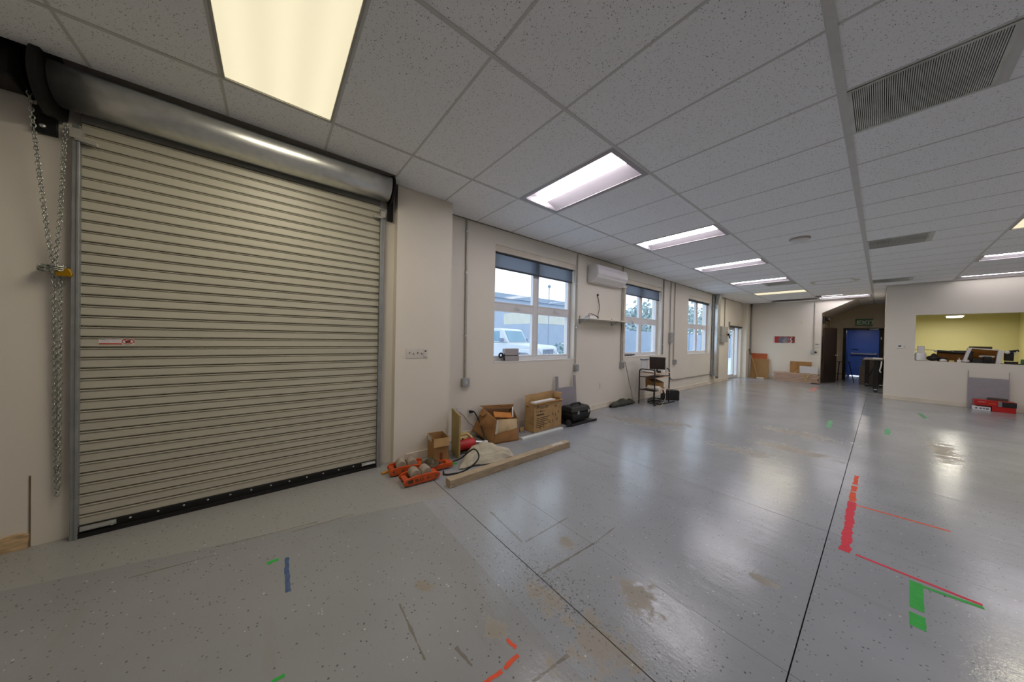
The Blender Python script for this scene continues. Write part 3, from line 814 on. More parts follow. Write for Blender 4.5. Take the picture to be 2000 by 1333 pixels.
part('body', MB().prism([(-0.028, -0.03), (0.030, -0.03), (0.034, -0.012), (0.022, 0.022), (-0.020, 0.026), (-0.03, 0.0)], lambda u, v, d: (lk.x+d, lk.y+u, lk.z+v), -0.011, 0.011), mat('brass', (196, 148, 30), rough=0.35, metal=0.7, var=0.15), pl, bev=0.003)
part('shackle', MB().tube([lk+Vector((0, -0.020+0.018*math.cos(a)-0.012, 0.012+0.026*math.sin(a))) for a in [PI*0.35+PI*1.05*i/10 for i in range(11)]], 0.005, 8), GALV, pl, smooth=True)

# ================================================================== windows
BLIND = mat('grey_roller_blind', (104, 106, 110), rough=0.8, var=0.06, scale=160, spec=0.2)
_n = BLIND.node_tree.nodes; _l = BLIND.node_tree.links
_tr = _n.new('ShaderNodeBsdfTranslucent'); _tr.inputs['Color'].default_value = lin((150, 156, 168))
_tp = _n.new('ShaderNodeBsdfTransparent')
_m1 = _n.new('ShaderNodeMixShader'); _m1.inputs[0].default_value = 0.5
_m2 = _n.new('ShaderNodeMixShader'); _m2.inputs[0].default_value = 0.16
_l.new(_n['Principled BSDF'].outputs[0], _m1.inputs[1]); _l.new(_tr.outputs[0], _m1.inputs[2])
_l.new(_m1.outputs[0], _m2.inputs[1]); _l.new(_tp.outputs[0], _m2.inputs[2]); _l.new(_m2.outputs[0], _n['Material Output'].inputs['Surface'])
wlabels = ['white four-pane window with grey roller blind, car seen outside', 'white four-pane window beside the air conditioner, trees seen outside', 'white four-pane window next to the steel duct']
drops = [2.42, 2.42, 2.60]
for i, (a, b) in enumerate(WINS):
    xf0, xf1 = XW-0.165, XW-0.105
    w = thing('window_%d' % (i+1), wlabels[i], 'window', (XW-0.13, (a+b)/2, WZ0), kind='structure')
    ym = (a+b)/2+0.015; zt = 1.855
    fr = MB().box(xf0, xf1, a, a+0.055, WZ0+0.02, WZ1).box(xf0, xf1, b-0.055, b, WZ0+0.02, WZ1).box(xf0, xf1, a+0.055, b-0.055, WZ0+0.02, WZ0+0.075).box(xf0, xf1, a+0.055, b-0.055, WZ1-0.06, WZ1)
    fr.box(xf0, xf1, ym-0.045, ym+0.045, WZ0+0.075, WZ1-0.06).box(xf0, xf1, a+0.055, ym-0.045, zt-0.05, zt+0.05).box(xf0, xf1, ym+0.045, b-0.055, zt-0.05, zt+0.05)
    part('window_frame', fr, UPVC, w, bev=0.005)
    for (c, d) in ((a+0.055, ym-0.045), (ym+0.045, b-0.055)):
        for up, (e, f) in enumerate(((WZ0+0.075, zt-0.05), (zt+0.05, WZ1-0.06))):
            g = 0.022
            s_ = MB().box(xf0+0.008, xf1+0.004, c, c+g, e, f).box(xf0+0.008, xf1+0.004, d-g, d, e, f).box(xf0+0.008, xf1+0.004, c+g, d-g, e, e+g).box(xf0+0.008, xf1+0.004, c+g, d-g, f-g, f)
            so = part('sash', s_, UPVC, w)
            part('pane', MB().box(xf0+0.027, xf0+0.031, c+g, d-g, e+g, f-g), GLASS, so)
            if up:
                yh = (c+d)/2+0.06
                part('handle', MB().box(xf1, xf1+0.012, yh-0.025, yh+0.025, zt+0.015, zt+0.035).bar((xf1+0.03, yh-0.055, zt+0.0), (xf1+0.03, yh+0.06, zt-0.008), 0.014, 0.014).bar((xf1+0.006, yh-0.03, zt+0.02), (xf1+0.03, yh-0.05, zt+0.002), 0.012, 0.012), UPVC, so)
    part('window_sill', MB().box(XW-0.17, XW+0.004, a+0.002, b-0.002, WZ0+0.0, WZ0+0.02), mat('sill_paint', (226, 222, 216), rough=0.4, var=0.03), w)
    bx_ = MB().box(XW-0.075, XW-0.004, a+0.004, b-0.004, 2.645, WZ1-0.003)
    part('blind_cassette', bx_, BASEB, w)
    bl_ = part('roller_blind', MB().box(XW-0.050, XW-0.047, a+0.02, b-0.035, drops[i], 2.645), BLIND, w, label='grey roller blind partly lowered')
    part('hem_bar', MB().box(XW-0.055, XW-0.042, a+0.02, b-0.035, drops[i]-0.014, drops[i]+0.012), mat('blind_hem', (62, 64, 70), rough=0.6, var=0.06), bl_)
    part('blind_roll', MB().cyl((XW-0.048, a+0.02, 2.645), (XW-0.048, b-0.035, 2.645), 0.022, 12), mat('blind_roll_fabric', (70, 72, 76), rough=0.8, var=0.06), bl_, smooth='auto')

# glass door in the same wall
d0, d1, dz = DOOR2
gd = thing('door_2', 'narrow white framed glass door with a rolled grey blind', 'glass door', (XW-0.12, (d0+d1)/2, 0), kind='structure')
xa, xb = XW-0.16, XW-0.10
fr = MB().box(xa, xb, d0, d0+0.05, 0, dz).box(xa, xb, d1-0.05, d1, 0, dz).box(xa, xb, d0+0.05, d1-0.05, dz-0.05, dz).box(xa, xb, d0+0.05, d1-0.05, 0, 0.03)
part('door_frame', fr, UPVC, gd, bev=0.004)
ym = d0+1.02
lf = MB().box(xa, xb+0.01, d0+0.05, d0+0.15, 0.03, dz-0.05).box(xa, xb+0.01, ym-0.10, ym, 0.03, dz-0.05).box(xa, xb+0.01, d0+0.15, ym-0.10, 0.03, 0.16).box(xa, xb+0.01, d0+0.15, ym-0.10, dz-0.16, dz-0.05)
lf_ = part('door_leaf', lf, UPVC, gd, bev=0.004)
part('pane', MB().box(xa+0.02, xa+0.026, d0+0.15, ym-0.10, 0.16, dz-0.16), GLASS, lf_)
part('handle', MB().box(xb+0.01, xb+0.02, ym-0.07, ym-0.035, 0.95, 1.12).bar((xb+0.045, ym-0.05, 1.05), (xb+0.045, ym-0.19, 1.05), 0.016, 0.02).bar((xb+0.01, ym-0.05, 1.05), (xb+0.05, ym-0.05, 1.05), 0.016, 0.016), WHITE, lf_)
sd = part('side_light', MB().box(xa, xb, ym+0.0, ym+0.05, 0.03, dz-0.05).box(xa, xb, ym+0.05, d1-0.05, 0.03, 0.10), UPVC, gd)
part('pane', MB().box(xa+0.02, xa+0.026, ym+0.05, d1-0.05, 0.10, dz-0.05), GLASS, sd)
part('blind_cassette', MB().box(XW-0.05, XW+0.03, d0-0.04, d1+0.02, dz-0.03, dz+0.10), BASEB, gd)
part('roller_blind', MB().cyl((XW+0.0, d0-0.02, dz-0.03), (XW+0.0, d1, dz-0.03), 0.04, 12), mat('dark_roll', (70, 70, 66), rough=0.8), gd, smooth='auto')
part('blind_bracket', MB().box(XW, XW+0.04, d0-0.07, d0-0.03, dz-0.06, dz+0.12), GREYP, gd)

# ================================================================== conduits and electrics on the window wall
def conduit(label, pts, r=0.011, straps=(), name='conduit', m=None):
    pts = [Vector(p) for p in pts]
    low = min(pts, key=lambda p: p.z)
    t = thing(name, label, 'conduit', (low.x, low.y, low.z))
    part('pipe', MB().tube(pts, r, 10), m or CONDUIT, t, smooth='auto')
    for z in straps:
        p = min(pts, key=lambda q: abs(q.z-z)); y = p.y; x = p.x
        if len(pts) == 2:
            f = (z-pts[0].z)/(pts[1].z-pts[0].z); y = pts[0].y+(pts[1].y-pts[0].y)*f
        part('strap', MB().box(XW, x+r+0.003, y-0.014, y+0.014, z-0.010, z+0.010).box(XW, XW+0.003, y-0.035, y+0.014, z-0.009, z+0.009), GALV, t)
    return t
def ebox(label, y, z0, z1, w, d=0.05, face=True, x0=None, m=None, name='junction_box'):
    x0 = XW if x0 is None else x0
    t = thing(name, label, 'junction box', (x0+d/2, y, z0))
    part('body', MB().box(x0, x0+d, y-w/2, y+w/2, z0, z1), m or BOXST, t, bev=0.004)
    if face:
        cv = part('cover', MB().box(x0+d, x0+d+0.005, y-w/2+0.004, y+w/2-0.004, z0+0.004, z1-0.004), mat('cover_steel', (176, 180, 182), rough=0.35, metal=0.7, var=0.1), t, bev=0.002)
        part('socket', MB().lathe([(0.018, 0), (0.018, 0.004)], (x0+d+0.004, y, (z0+z1)/2), 14, 'x'), mat('socket_face', (206, 208, 210), rough=0.4), cv)
        part('socket_slot', MB().box(x0+d+0.008, x0+d+0.009, y-0.010, y-0.006, (z0+z1)/2-0.006, (z0+z1)/2+0.006).box(x0+d+0.008, x0+d+0.009, y+0.006, y+0.010, (z0+z1)/2-0.006, (z0+z1)/2+0.006), BLACK, cv)
    return t
CX = XW+0.018
conduit('steel conduit running down to the first outlet box beside the pillar', [(CX, 1.072, H), (CX, 1.088, 0.835)], 0.014, (2.80, 2.25, 1.40))
ebox('square steel outlet box at the end of the conduit beside the pillar', 1.09, 0.715, 0.825, 0.11)
conduit('thin steel conduit along the right edge of the first window', [(CX, 3.40, H), (CX, 3.40, 0.93)], 0.010, (2.4, 1.6))
ebox('square steel outlet box to the right of the first window', 3.41, 0.80, 0.92, 0.10)
conduit('steel conduit passing the air conditioner and the shelf end', [(CX, 4.93, H), (CX, 4.93, 0.92)], 0.013, (2.3, 1.4))
ebox('square steel outlet box behind the leaning perforated metal strip', 4.95, 0.79, 0.91, 0.11)
conduit('dark conduit at the right edge of the second window', [(CX, 6.86, H), (CX, 6.86, 1.05)], 0.014, (1.3, 2.2), m=GALVD)
conduit('conduit dropping into the small switch box past the second window', [(CX, 7.27, H), (CX, 7.27, 1.63)], 0.013, (2.4,))
ebox('grey metal switch box between the second and third windows', 7.30, 1.34, 1.62, 0.16, 0.07, face=False)
pts = [(CX, 7.28, 1.34), (CX, 7.28, 0.62), (CX, 7.31, 0.45), (CX, 7.40, 0.37), (CX, 7.55, 0.345), (CX, 10.0, 0.345), (CX, 10.30, 0.345)]
conduit('bent conduit sweeping low along the wall towards the steel duct', [Vector(p) for p in pts], 0.016)
conduit('conduit ending in the outlet box between the second and third windows', [(CX, 7.52, H), (CX, 7.52, 0.90)], 0.012, (2.3, 1.5))
ebox('steel outlet box low between the second and third windows', 7.57, 0.76, 0.89, 0.14)
# duct
dy = 10.55
t = thing('metal_duct', 'vertical square galvanized duct beside the third window', 'duct', (XW+0.08, dy, 0.27))
part('trunk', MB().box(XW+0.02, XW+0.15, dy-0.11, dy+0.12, 0.27, 2.62), GALV, t, bev=0.004)
part('elbow', MB().hexa([(XW+0.02, dy-0.11, 2.62), (XW+0.15, dy-0.11, 2.62), (XW+0.15, dy+0.12, 2.62), (XW+0.02, dy+0.12, 2.62)], [(XW+0.02, dy-0.05, H), (XW+0.19, dy-0.05, H), (XW+0.19, dy+0.16, H), (XW+0.02, dy+0.16, H)]), GALV, t)
for z in (1.55, 2.60): part('flange', MB().box(XW+0.012, XW+0.165, dy-0.13, dy+0.14, z, z+0.03), GALV, t)
part('side_pipe', MB().cyl((XW+0.03, dy-0.16, 0.27), (XW+0.03, dy-0.16, H-0.02), 0.03, 12), GALVD, t, smooth='auto')
part('clamp', MB().box(XW+0.005, XW+0.07, dy-0.22, dy-0.11, 0.30, 0.42), GALVD, t)
part('clamp', MB().box(XW+0.02, XW+0.08, dy-0.24, dy-0.14, 2.50, 2.54), GALVD, t)
part('drain_cap', MB().box(XW+0.06, XW+0.13, dy+0.12, dy+0.19, 0.17, 0.30), BOXST, t)
part('side_tap', MB().box(XW+0.06, XW+0.12, dy+0.12, dy+0.17, 1.20, 1.32), BOXST, t)
conduit('conduit left of the pair feeding the breaker box', [(CX, 11.10, H), (CX, 11.10, 1.95)], 0.014, m=GALVD)
conduit('conduit right of the pair feeding the breaker box', [(CX, 11.62, H), (CX, 11.62, 1.95)], 0.014, m=GALVD)
t = thing('breaker_box', 'grey metal breaker box with a side lever near the glass door', 'electrical box', (XW+0.06, 11.35, 1.38))
part('body', MB().box(XW, XW+0.11, 11.02, 11.68, 1.40, 1.94), BOXST, t, bev=0.006)
part('door', MB().box(XW+0.11, XW+0.118, 11.05, 11.50, 1.43, 1.91), BOXST, t, bev=0.003)
part('lever', MB().cyl((XW+0.11, 11.60, 1.66), (XW+0.15, 11.60, 1.66), 0.03, 10).bar((XW+0.15, 11.60, 1.70), (XW+0.17, 11.66, 1.54), 0.03, 0.02), BLACK, t)
part('tag', MB().box(XW+0.118, XW+0.12, 11.52, 11.60, 1.66, 1.78), mat('tag_orange', (206, 120, 84), rough=0.6), t)

# switches and outlets
SWP = mat('switch_plate', (214, 208, 202), rough=0.4, var=0.03)
p0, p1 = PX(793, 680, XP), PX(835, 700, XP)
t = thing('switch_plate', 'wide cream light switch plate with four toggles on the pillar', 'light switch', (XP, (p0.y+p1.y)/2, p1.z))
zt_, zb_ = 1.245, 1.135
part('plate', MB().box(XP, XP+0.006, p0.y, p1.y, zb_, zt_), SWP, t, bev=0.002)
for i in range(4):
    y = p0.y+0.035+i*0.046
    part('toggle', MB().bar((XP+0.006, y, 1.19), (XP+0.020, y, 1.178 if i % 2 else 1.202), 0.008, 0.010), mat('toggle_dark', (120, 112, 104), rough=0.5), t)
part('timer', MB().box(XP+0.006, XP+0.012, p1.y-0.048, p1.y-0.010, zb_+0.012, zt_-0.012), SWP, t, bev=0.002)
part('timer_display', MB().box(XP+0.012, XP+0.013, p1.y-0.040, p1.y-0.020, zt_-0.040, zt_-0.026), BLACK, t)
for px_, lb in ((897, 'white wall outlet close to the olive board with a thin wire'), (918, 'white wall outlet with a thick black plug above the crumpled carton')):
    c = PX(px_, 805, XW)
    t = thing('wall_outlet', lb, 'outlet', (XW, c.y, c.z-0.06), group='wall outlets by the cartons')
    part('plate', MB().box(XW, XW+0.006, c.y-0.038, c.y+0.038, c.z-0.06, c.z+0.06), SWP, t, bev=0.002)
    for s in (-1, 1):
        part('socket', MB().box(XW+0.006, XW+0.009, c.y-0.017, c.y+0.017, c.z+s*0.025-0.014, c.z+s*0.025+0.014), WHITE, t, bev=0.002)
        part('socket_slot', MB().box(XW+0.009, XW+0.0095, c.y-0.008, c.y-0.005, c.z+s*0.025-0.005, c.z+s*0.025+0.006).box(XW+0.009, XW+0.0095, c.y+0.005, c.y+0.008, c.z+s*0.025-0.005, c.z+s*0.025+0.006), BLACK, t)
c = PX(1184, 768, XW)
solo('cable_hole_cover', MB().box(XW, XW+0.006, 4.18, 4.26, 0.40, 0.52), SWP, 'blank cream wall plate low under the shelf', 'wall plate', bev=0.002)

# ------------------------------------------------------------------ air conditioner
ay0, ay1 = 3.72, 4.74
t = thing('air_conditioner', 'white wall-mounted split air conditioner above the shelf', 'air conditioner', (XW+0.1, (ay0+ay1)/2, 2.47))
pf = [(0.0, 2.80), (0.16, 2.80), (0.20, 2.785), (0.232, 2.70), (0.235, 2.62), (0.215, 2.56), (0.20, 2.545), (0.10, 2.475), (0.0, 2.475)]
part('body', MB().prism(pf, lambda u, v, d: (XW+u, d, v), ay0, ay1), WHITE, t, bev=0.008)
part('front_panel', MB().prism([(0.20, 2.785), (0.215, 2.783), (0.245, 2.70), (0.247, 2.62), (0.232, 2.585), (0.225, 2.585)], lambda u, v, d: (XW+u, d, v), ay0+0.012, ay1-0.012), mat('glossy_white', (226, 222, 226), rough=0.15, var=0.02), t, bev=0.004)
part('louvre', MB().plate((XW+0.215, ay0+0.06, 2.572), (XW+0.215, ay1-0.06, 2.572), (XW+0.115, ay1-0.06, 2.502), (XW+0.115, ay0+0.06, 2.502), 0.008), WHITE, t)
part('outlet_slot', MB().plate((XW+0.112, ay0+0.06, 2.492), (XW+0.112, ay1-0.09, 2.492), (XW+0.085, ay1-0.09, 2.473), (XW+0.085, ay0+0.06, 2.473), 0.002), BLACK, t)
t = thing('pipe_cover', 'slim cream pipe cover running down from the air conditioner', 'pipe cover', (XW+0.03, 4.78, 0.95))
part('channel', MB().box(XW, XW+0.05, 4.952, 5.012, 0.95, 2.53), BASEB, t, bev=0.004)
part('elbow', MB().box(XW+0.036, XW+0.066, 4.745, 5.012, 2.50, 2.56), BASEB, t, bev=0.01)
# ------------------------------------------------------------------ shelf
sy0, sy1, sz = 3.48, 4.98, 1.775
t = thing('wall_shelf', 'long white shelf on metal brackets under the air conditioner', 'shelf', (XW+0.1, (sy0+sy1)/2, 1.69))
part('board', MB().box(XW+0.004, XW+0.24, sy0, sy1, sz-0.018, sz), mat('white_melamine', (220, 214, 200), rough=0.4, var=0.04), t, bev=0.002)
for y in (sy0+0.03, sy1-0.42):
    b_ = part('bracket', MB().box(XW, XW+0.008, y-0.012, y+0.012, sz-0.10, sz+0.05).box(XW, XW+0.22, y-0.010, y+0.010, sz-0.026, sz-0.018).bar((XW+0.006, y, sz-0.09), (XW+0.15, y, sz-0.024), 0.008, 0.012), GALVD, t)
part('end_cap', MB().box(XW+0.20, XW+0.245, sy1, sy1+0.012, sz-0.024, sz+0.006), GALVD, t)
c = Vector((XW+0.13, 3.66, sz))
t = thing('network_router', 'small white router with coiled cable on the wall shelf', 'router', c)
part('body', MB().box(c.x-0.07, c.x+0.07, c.y-0.10, c.y+0.10, sz+0.001, sz+0.035), mat('router_white', (238, 238, 240), rough=0.3, var=0.02), t, bev=0.006)
part('cable', MB().tube(curve_pts([c+Vector((0.05, -0.09, 0.02)), c+Vector((0.06, -0.13, 0.05)), c+Vector((0.02, -0.06, 0.085)), c+Vector((0.0, 0.04, 0.09)), c+Vector((0.03, 0.12, 0.06)), c+Vector((0.05, 0.17, 0.012))]), 0.005, 6), BLACK, t, smooth=True)
part('cable', MB().tube(curve_pts([c+Vector((-0.02, -0.10, 0.02)), c+Vector((0.02, -0.15, 0.03)), c+Vector((0.05, -0.02, 0.065)), c+Vector((0.07, 0.10, 0.05)), c+Vector((0.08, 0.14, 0.012))]), 0.004, 6), BLACK, t, smooth=True)
wp1 = PX(1167, 576, XW+0.006)
cord = MB().tube(curve_pts([PX(1167, 577, XW+0.012), PX(1170, 592, XW+0.02), PX(1171, 604, XW+0.025), PX(1168, 614, XW+0.04), Vector((XW+0.06, PX(1164, 620, XW).y, sz+0.006))]), 0.006, 6)
cd = solo('power_lead', cord, BLACK, 'loose black lead dangling from the wall above the shelf', 'cable', smooth=True)
part('plug', MB().box(wp1.x-0.004, wp1.x+0.022, wp1.y-0.013, wp1.y+0.013, wp1.z-0.028, wp1.z+0.012), BLACK, cd, bev=0.003)
# ================================================================== outside, seen through the glass
HAZE = lambda n, c, r=0.8, v=0.06, s=2.0: mat(n, tuple(q*0.80 for q in c), rough=r, var=v, scale=s, spec=0.2)  # pale bluish tints carry outdoor haze and overexposure in the colour itself
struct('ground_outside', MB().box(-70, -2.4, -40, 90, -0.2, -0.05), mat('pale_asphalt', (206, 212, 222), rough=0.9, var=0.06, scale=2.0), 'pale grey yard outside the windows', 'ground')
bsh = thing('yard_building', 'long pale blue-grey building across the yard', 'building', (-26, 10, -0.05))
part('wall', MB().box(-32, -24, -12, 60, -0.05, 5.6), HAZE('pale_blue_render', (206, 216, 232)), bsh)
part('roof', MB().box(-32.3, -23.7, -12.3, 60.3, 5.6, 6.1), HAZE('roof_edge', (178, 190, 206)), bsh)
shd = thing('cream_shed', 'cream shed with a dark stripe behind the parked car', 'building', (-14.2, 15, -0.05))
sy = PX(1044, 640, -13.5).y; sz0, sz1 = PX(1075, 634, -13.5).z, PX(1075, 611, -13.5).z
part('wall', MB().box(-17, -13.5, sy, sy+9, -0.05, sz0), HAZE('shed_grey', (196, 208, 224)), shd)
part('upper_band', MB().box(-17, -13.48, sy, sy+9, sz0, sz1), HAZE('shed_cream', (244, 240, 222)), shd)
fnc = thing('yard_fence', 'pale blue yard fence running along the car park', 'fence', (-7.6, 30, -0.05))
fpost = None
for i in range(16):
    y = 11.2+i*2.4
    if fpost is None:
        fpost = part('fence_panel', MB().box(-7.62, -7.56, y, y+2.34, -0.05, 1.95), HAZE('fence_blue', (190, 206, 224)), fnc); pp = part('fence_post', MB().box(-7.65, -7.53, y-0.06, y, -0.05, 2.05), HAZE('post_blue', (170, 186, 204)), fnc)
    else:
        for src in (fpost, pp):
            c = src.copy(); COL.objects.link(c); c.parent = fnc; c.location = (0, i*2.4, 0)
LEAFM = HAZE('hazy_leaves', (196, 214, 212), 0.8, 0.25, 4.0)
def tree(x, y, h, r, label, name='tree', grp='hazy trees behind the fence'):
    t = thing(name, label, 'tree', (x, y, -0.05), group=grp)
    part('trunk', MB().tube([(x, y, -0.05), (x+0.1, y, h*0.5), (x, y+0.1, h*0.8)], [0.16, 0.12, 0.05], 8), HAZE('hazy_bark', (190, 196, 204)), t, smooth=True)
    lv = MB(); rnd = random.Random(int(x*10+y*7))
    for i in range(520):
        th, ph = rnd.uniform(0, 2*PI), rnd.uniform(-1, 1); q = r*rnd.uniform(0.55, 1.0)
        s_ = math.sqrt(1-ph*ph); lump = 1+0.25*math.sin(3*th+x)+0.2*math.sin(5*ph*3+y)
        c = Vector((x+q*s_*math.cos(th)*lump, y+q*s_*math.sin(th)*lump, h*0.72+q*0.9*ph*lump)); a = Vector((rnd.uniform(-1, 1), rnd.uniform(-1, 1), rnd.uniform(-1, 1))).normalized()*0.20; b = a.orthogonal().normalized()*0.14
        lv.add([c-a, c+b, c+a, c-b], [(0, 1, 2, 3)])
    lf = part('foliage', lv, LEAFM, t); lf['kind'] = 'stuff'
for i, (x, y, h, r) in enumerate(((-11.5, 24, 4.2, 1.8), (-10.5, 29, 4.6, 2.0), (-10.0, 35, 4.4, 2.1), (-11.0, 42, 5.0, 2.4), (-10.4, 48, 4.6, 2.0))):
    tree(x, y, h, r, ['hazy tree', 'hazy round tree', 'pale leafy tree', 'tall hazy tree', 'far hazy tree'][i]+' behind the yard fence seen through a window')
lp_ = PX(1072, 600, -12.6); lpz = PX(1072, 562, -12.6).z
t = thing('lamp_post', 'slim lamp post above the roof of the pale building', 'lamp post', (-12.6, lp_.y, -0.05))
part('pole', MB().cyl((-12.6, lp_.y, -0.05), (-12.6, lp_.y, lpz), 0.03, 8), HAZE('lamp_grey', (170, 180, 196)), t)
part('lamp_head', MB().ell((-12.6, lp_.y, lpz+0.08), 0.12, 0.12, 0.1), HAZE('lamp_grey', (170, 180, 196)), t, smooth=True)
pl_ = PX(1082, 690, -7.0)
t = thing('flower_planter', 'planter of pale shrubs with white flowers beside the car', 'planter', (-8.4, 10.9, -0.05))
part('trough', MB().box(-8.9, -7.9, 10.1, 12.0, -0.05, 0.45), HAZE('trough', (190, 198, 208)), t, bev=0.02)
rnd = random.Random(5); lv = MB()
for i in range(420):
    c = Vector((rnd.uniform(-8.95, -7.85), rnd.uniform(10.05, 12.05), rnd.uniform(0.4, 1.15))); a = Vector((rnd.uniform(-1, 1), rnd.uniform(-1, 1), rnd.uniform(-.5, 1))).normalized()*0.10; b = a.orthogonal().normalized()*0.04
    lv.add([c-a, c+b, c+a, c-b], [(0, 1, 2, 3)])
lf = part('foliage', lv, HAZE('planter_leaves', (168, 200, 192), 0.8, 0.2, 6), t); lf['kind'] = 'stuff'
fm = mesh_of(MB().ell((0, 0, 0), 0.055, 0.055, 0.04, 8, 5), Vector((0, 0, 0)), 'flower', True); fm.materials.append(HAZE('white_petals', (250, 250, 250)))
for i in range(22):
    o = bpy.data.objects.new('flower', fm); COL.objects.link(o); o.parent = t
    o.location = Vector((rnd.uniform(-8.8, -7.9), rnd.uniform(10.2, 11.9), rnd.uniform(1.0, 1.32)))-OFF[t]
# parked white off-road car, nose towards the wall
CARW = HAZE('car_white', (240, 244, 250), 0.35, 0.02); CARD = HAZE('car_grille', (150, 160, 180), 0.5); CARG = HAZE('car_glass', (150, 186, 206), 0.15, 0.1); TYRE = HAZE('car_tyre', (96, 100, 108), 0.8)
t = thing('parked_car', 'white boxy off-road car parked outside the first window', 'car', (-9.0, 7.3, -0.05), rz=math.radians(14), local=True)
def cbox(pts, y0, y1): return MB().prism(pts, lambda u, v, d: (u, d, v), y0, y1)
part('body', cbox([(-2.05, 0.45), (1.95, 0.45), (2.0, 0.75), (1.98, 1.02), (1.85, 1.14), (0.55, 1.22), (-2.05, 1.22)], -0.80, 0.80), CARW, t, bev=0.05)
cabm = cbox([(-2.0, 1.22), (0.50, 1.22), (0.18, 1.78), (0.0, 1.84), (-1.9, 1.84), (-2.0, 1.74)], -0.72, 0.72)
part('cabin', cabm, CARW, t, bev=0.04)
part('windscreen', MB().plate((0.475, -0.62, 1.28), (0.475, 0.62, 1.28), (0.215, 0.60, 1.74), (0.215, -0.60, 1.74), 0.012), CARG, t)
for s in (-1, 1):
    part('side_window', MB().box(-0.85, 0.02, s*0.722-0.006, s*0.722+0.006, 1.28, 1.72), CARG, t)
    part('side_window', MB().box(-1.85, -0.95, s*0.722-0.006, s*0.722+0.006, 1.28, 1.72), CARG, t)
    part('headlight', MB().lathe([(0.10, 0.0), (0.095, 0.03), (0.05, 0.045)], (1.985, s*0.56, 0.94), 14, 'x'), HAZE('headlight', (252, 252, 255), 0.2), t)
    part('fender', cbox([(0.85, 0.62), (1.0, 0.95), (1.25, 1.02), (1.75, 1.0), (2.0, 0.78), (2.0, 0.70), (1.6, 0.86), (1.2, 0.86), (0.98, 0.62)], s*0.80, s*0.98), CARW, t, bev=0.02)
    part('mirror', MB().box(0.20, 0.32, s*0.80, s*0.98, 1.26, 1.42), CARD, t, bev=0.02)
    for x in (1.38, -1.35):
        part('wheel', MB().lathe([(0.15, -0.12), (0.37, -0.12), (0.39, -0.08), (0.39, 0.08), (0.37, 0.12), (0.15, 0.12)], (x, s*0.78, 0.39), 20, 'y'), TYRE, t, smooth='auto')
for i in range(7):
    part('grille_slot', MB().box(1.98, 2.01, -0.36+i*0.12-0.03, -0.36+i*0.12+0.03, 0.76, 1.0), CARD, t)
part('bumper', MB().box(1.98, 2.22, -0.82, 0.82, 0.46, 0.64), CARD, t, bev=0.03)

# ================================================================== things along the window wall
ORANGE = mat('skate_orange', (196, 80, 30), rough=0.5, var=0.16, scale=30)
ROLL = mat('skate_roller', (158, 146, 132), rough=0.6, var=0.15, scale=20)
GRIME = mat('grimy_steel', (98, 88, 70), rough=0.5, metal=0.5, var=0.4, scale=30)
def skate(label, loc, rz, letters=True):
    t = thing('machine_skate', label, 'machine skate', loc, group='orange machine skates', rz=rz, local=True)
    side = [(-0.17, 0.022), (-0.14, 0.012), (0.13, 0.012), (0.165, 0.03), (0.175, 0.055), (0.155, 0.078), (0.05, 0.088), (-0.06, 0.088), (-0.15, 0.074), (-0.178, 0.05)]
    for s in (-1, 1):
        sp_ = part('side_plate', MB().prism(side, lambda u, v, d: (d, u, v), s*0.066, s*0.086), ORANGE, t, bev=0.004)
        for y in (-0.13, -0.05, 0.05, 0.13):
            part('bolt', MB().lathe([(0.010, 0.0), (0.010, 0.008)], (s*0.086 if s > 0 else -0.094, y, 0.05), 6, 'x'), GRIME, sp_)
        if letters and s > 0:
            part('lettering', text_mb('50 3.5', lambda u, v: (0.0870, -0.075+u, 0.034+v), 0.026, sx=0.9), mat('stencil_black', (34, 28, 24), rough=0.7), sp_)
            part('name_plate', MB().box(0.0862, 0.0872, -0.135, -0.09, 0.032, 0.062), mat('plate_dark', (72, 50, 34), rough=0.5), sp_)
    for y in (-0.055, 0.05):
        part('roller', MB().lathe([(0.045, -0.060), (0.048, -0.055), (0.048, 0.055), (0.045, 0.060)], (0, y, 0.082), 24, 'x'), ROLL, t, smooth='auto')
    for y in (-0.125, 0.125):
        part('lower_roller', MB().lathe([(0.028, -0.06), (0.028, 0.06)], (0, y, 0.030), 16, 'x'), GRIME, t, smooth='auto')
    part('cross_plate', MB().box(-0.066, 0.066, -0.165, -0.12, 0.040, 0.060), ORANGE, t, bev=0.003)
    part('cross_plate', MB().box(-0.066, 0.066, 0.115, 0.16, 0.040, 0.060), ORANGE, t, bev=0.003)
    return t
pa = PZ(826, 943)
skate('front orange machine skate with two grey rollers and black lettering', (-1.335, 0.165, 0), math.radians(-3))
skate('orange machine skate nearest the pillar with a yellow stick against it', (-1.60, 0.13, 0), math.radians(-10), letters=False)
# swivel skate with steel turntable
sc = Vector((-1.465, 0.385, 0))
t = thing('swivel_skate', 'orange swivel skate with a round steel turntable beside the small carton', 'machine skate', sc, group='orange machine skates')
for s in (-1, 1):
    part('side_arm', MB().bar(sc+Vector((s*0.05-0.01, -0.10, 0.035)), sc+Vector((s*0.045+0.02, 0.13, 0.045)), 0.018, 0.05), ORANGE, t, bev=0.004)
part('nose', MB().box(sc.x-0.03, sc.x+0.075, sc.y+0.10, sc.y+0.16, 0.018, 0.066), ORANGE, t, bev=0.006)
part('turntable', MB().lathe([(0.02, 0.062), (0.085, 0.062), (0.092, 0.070), (0.085, 0.082), (0.05, 0.086), (0.045, 0.10), (0.03, 0.125), (0.005, 0.13)], (sc.x-0.01, sc.y-0.06, 0), 24), GRIME, t, smooth='auto')
part('roller', MB().lathe([(0.03, -0.045), (0.03, 0.045)], (sc.x, sc.y+0.05, 0.032), 16, 'x'), GRIME, t, smooth='auto')
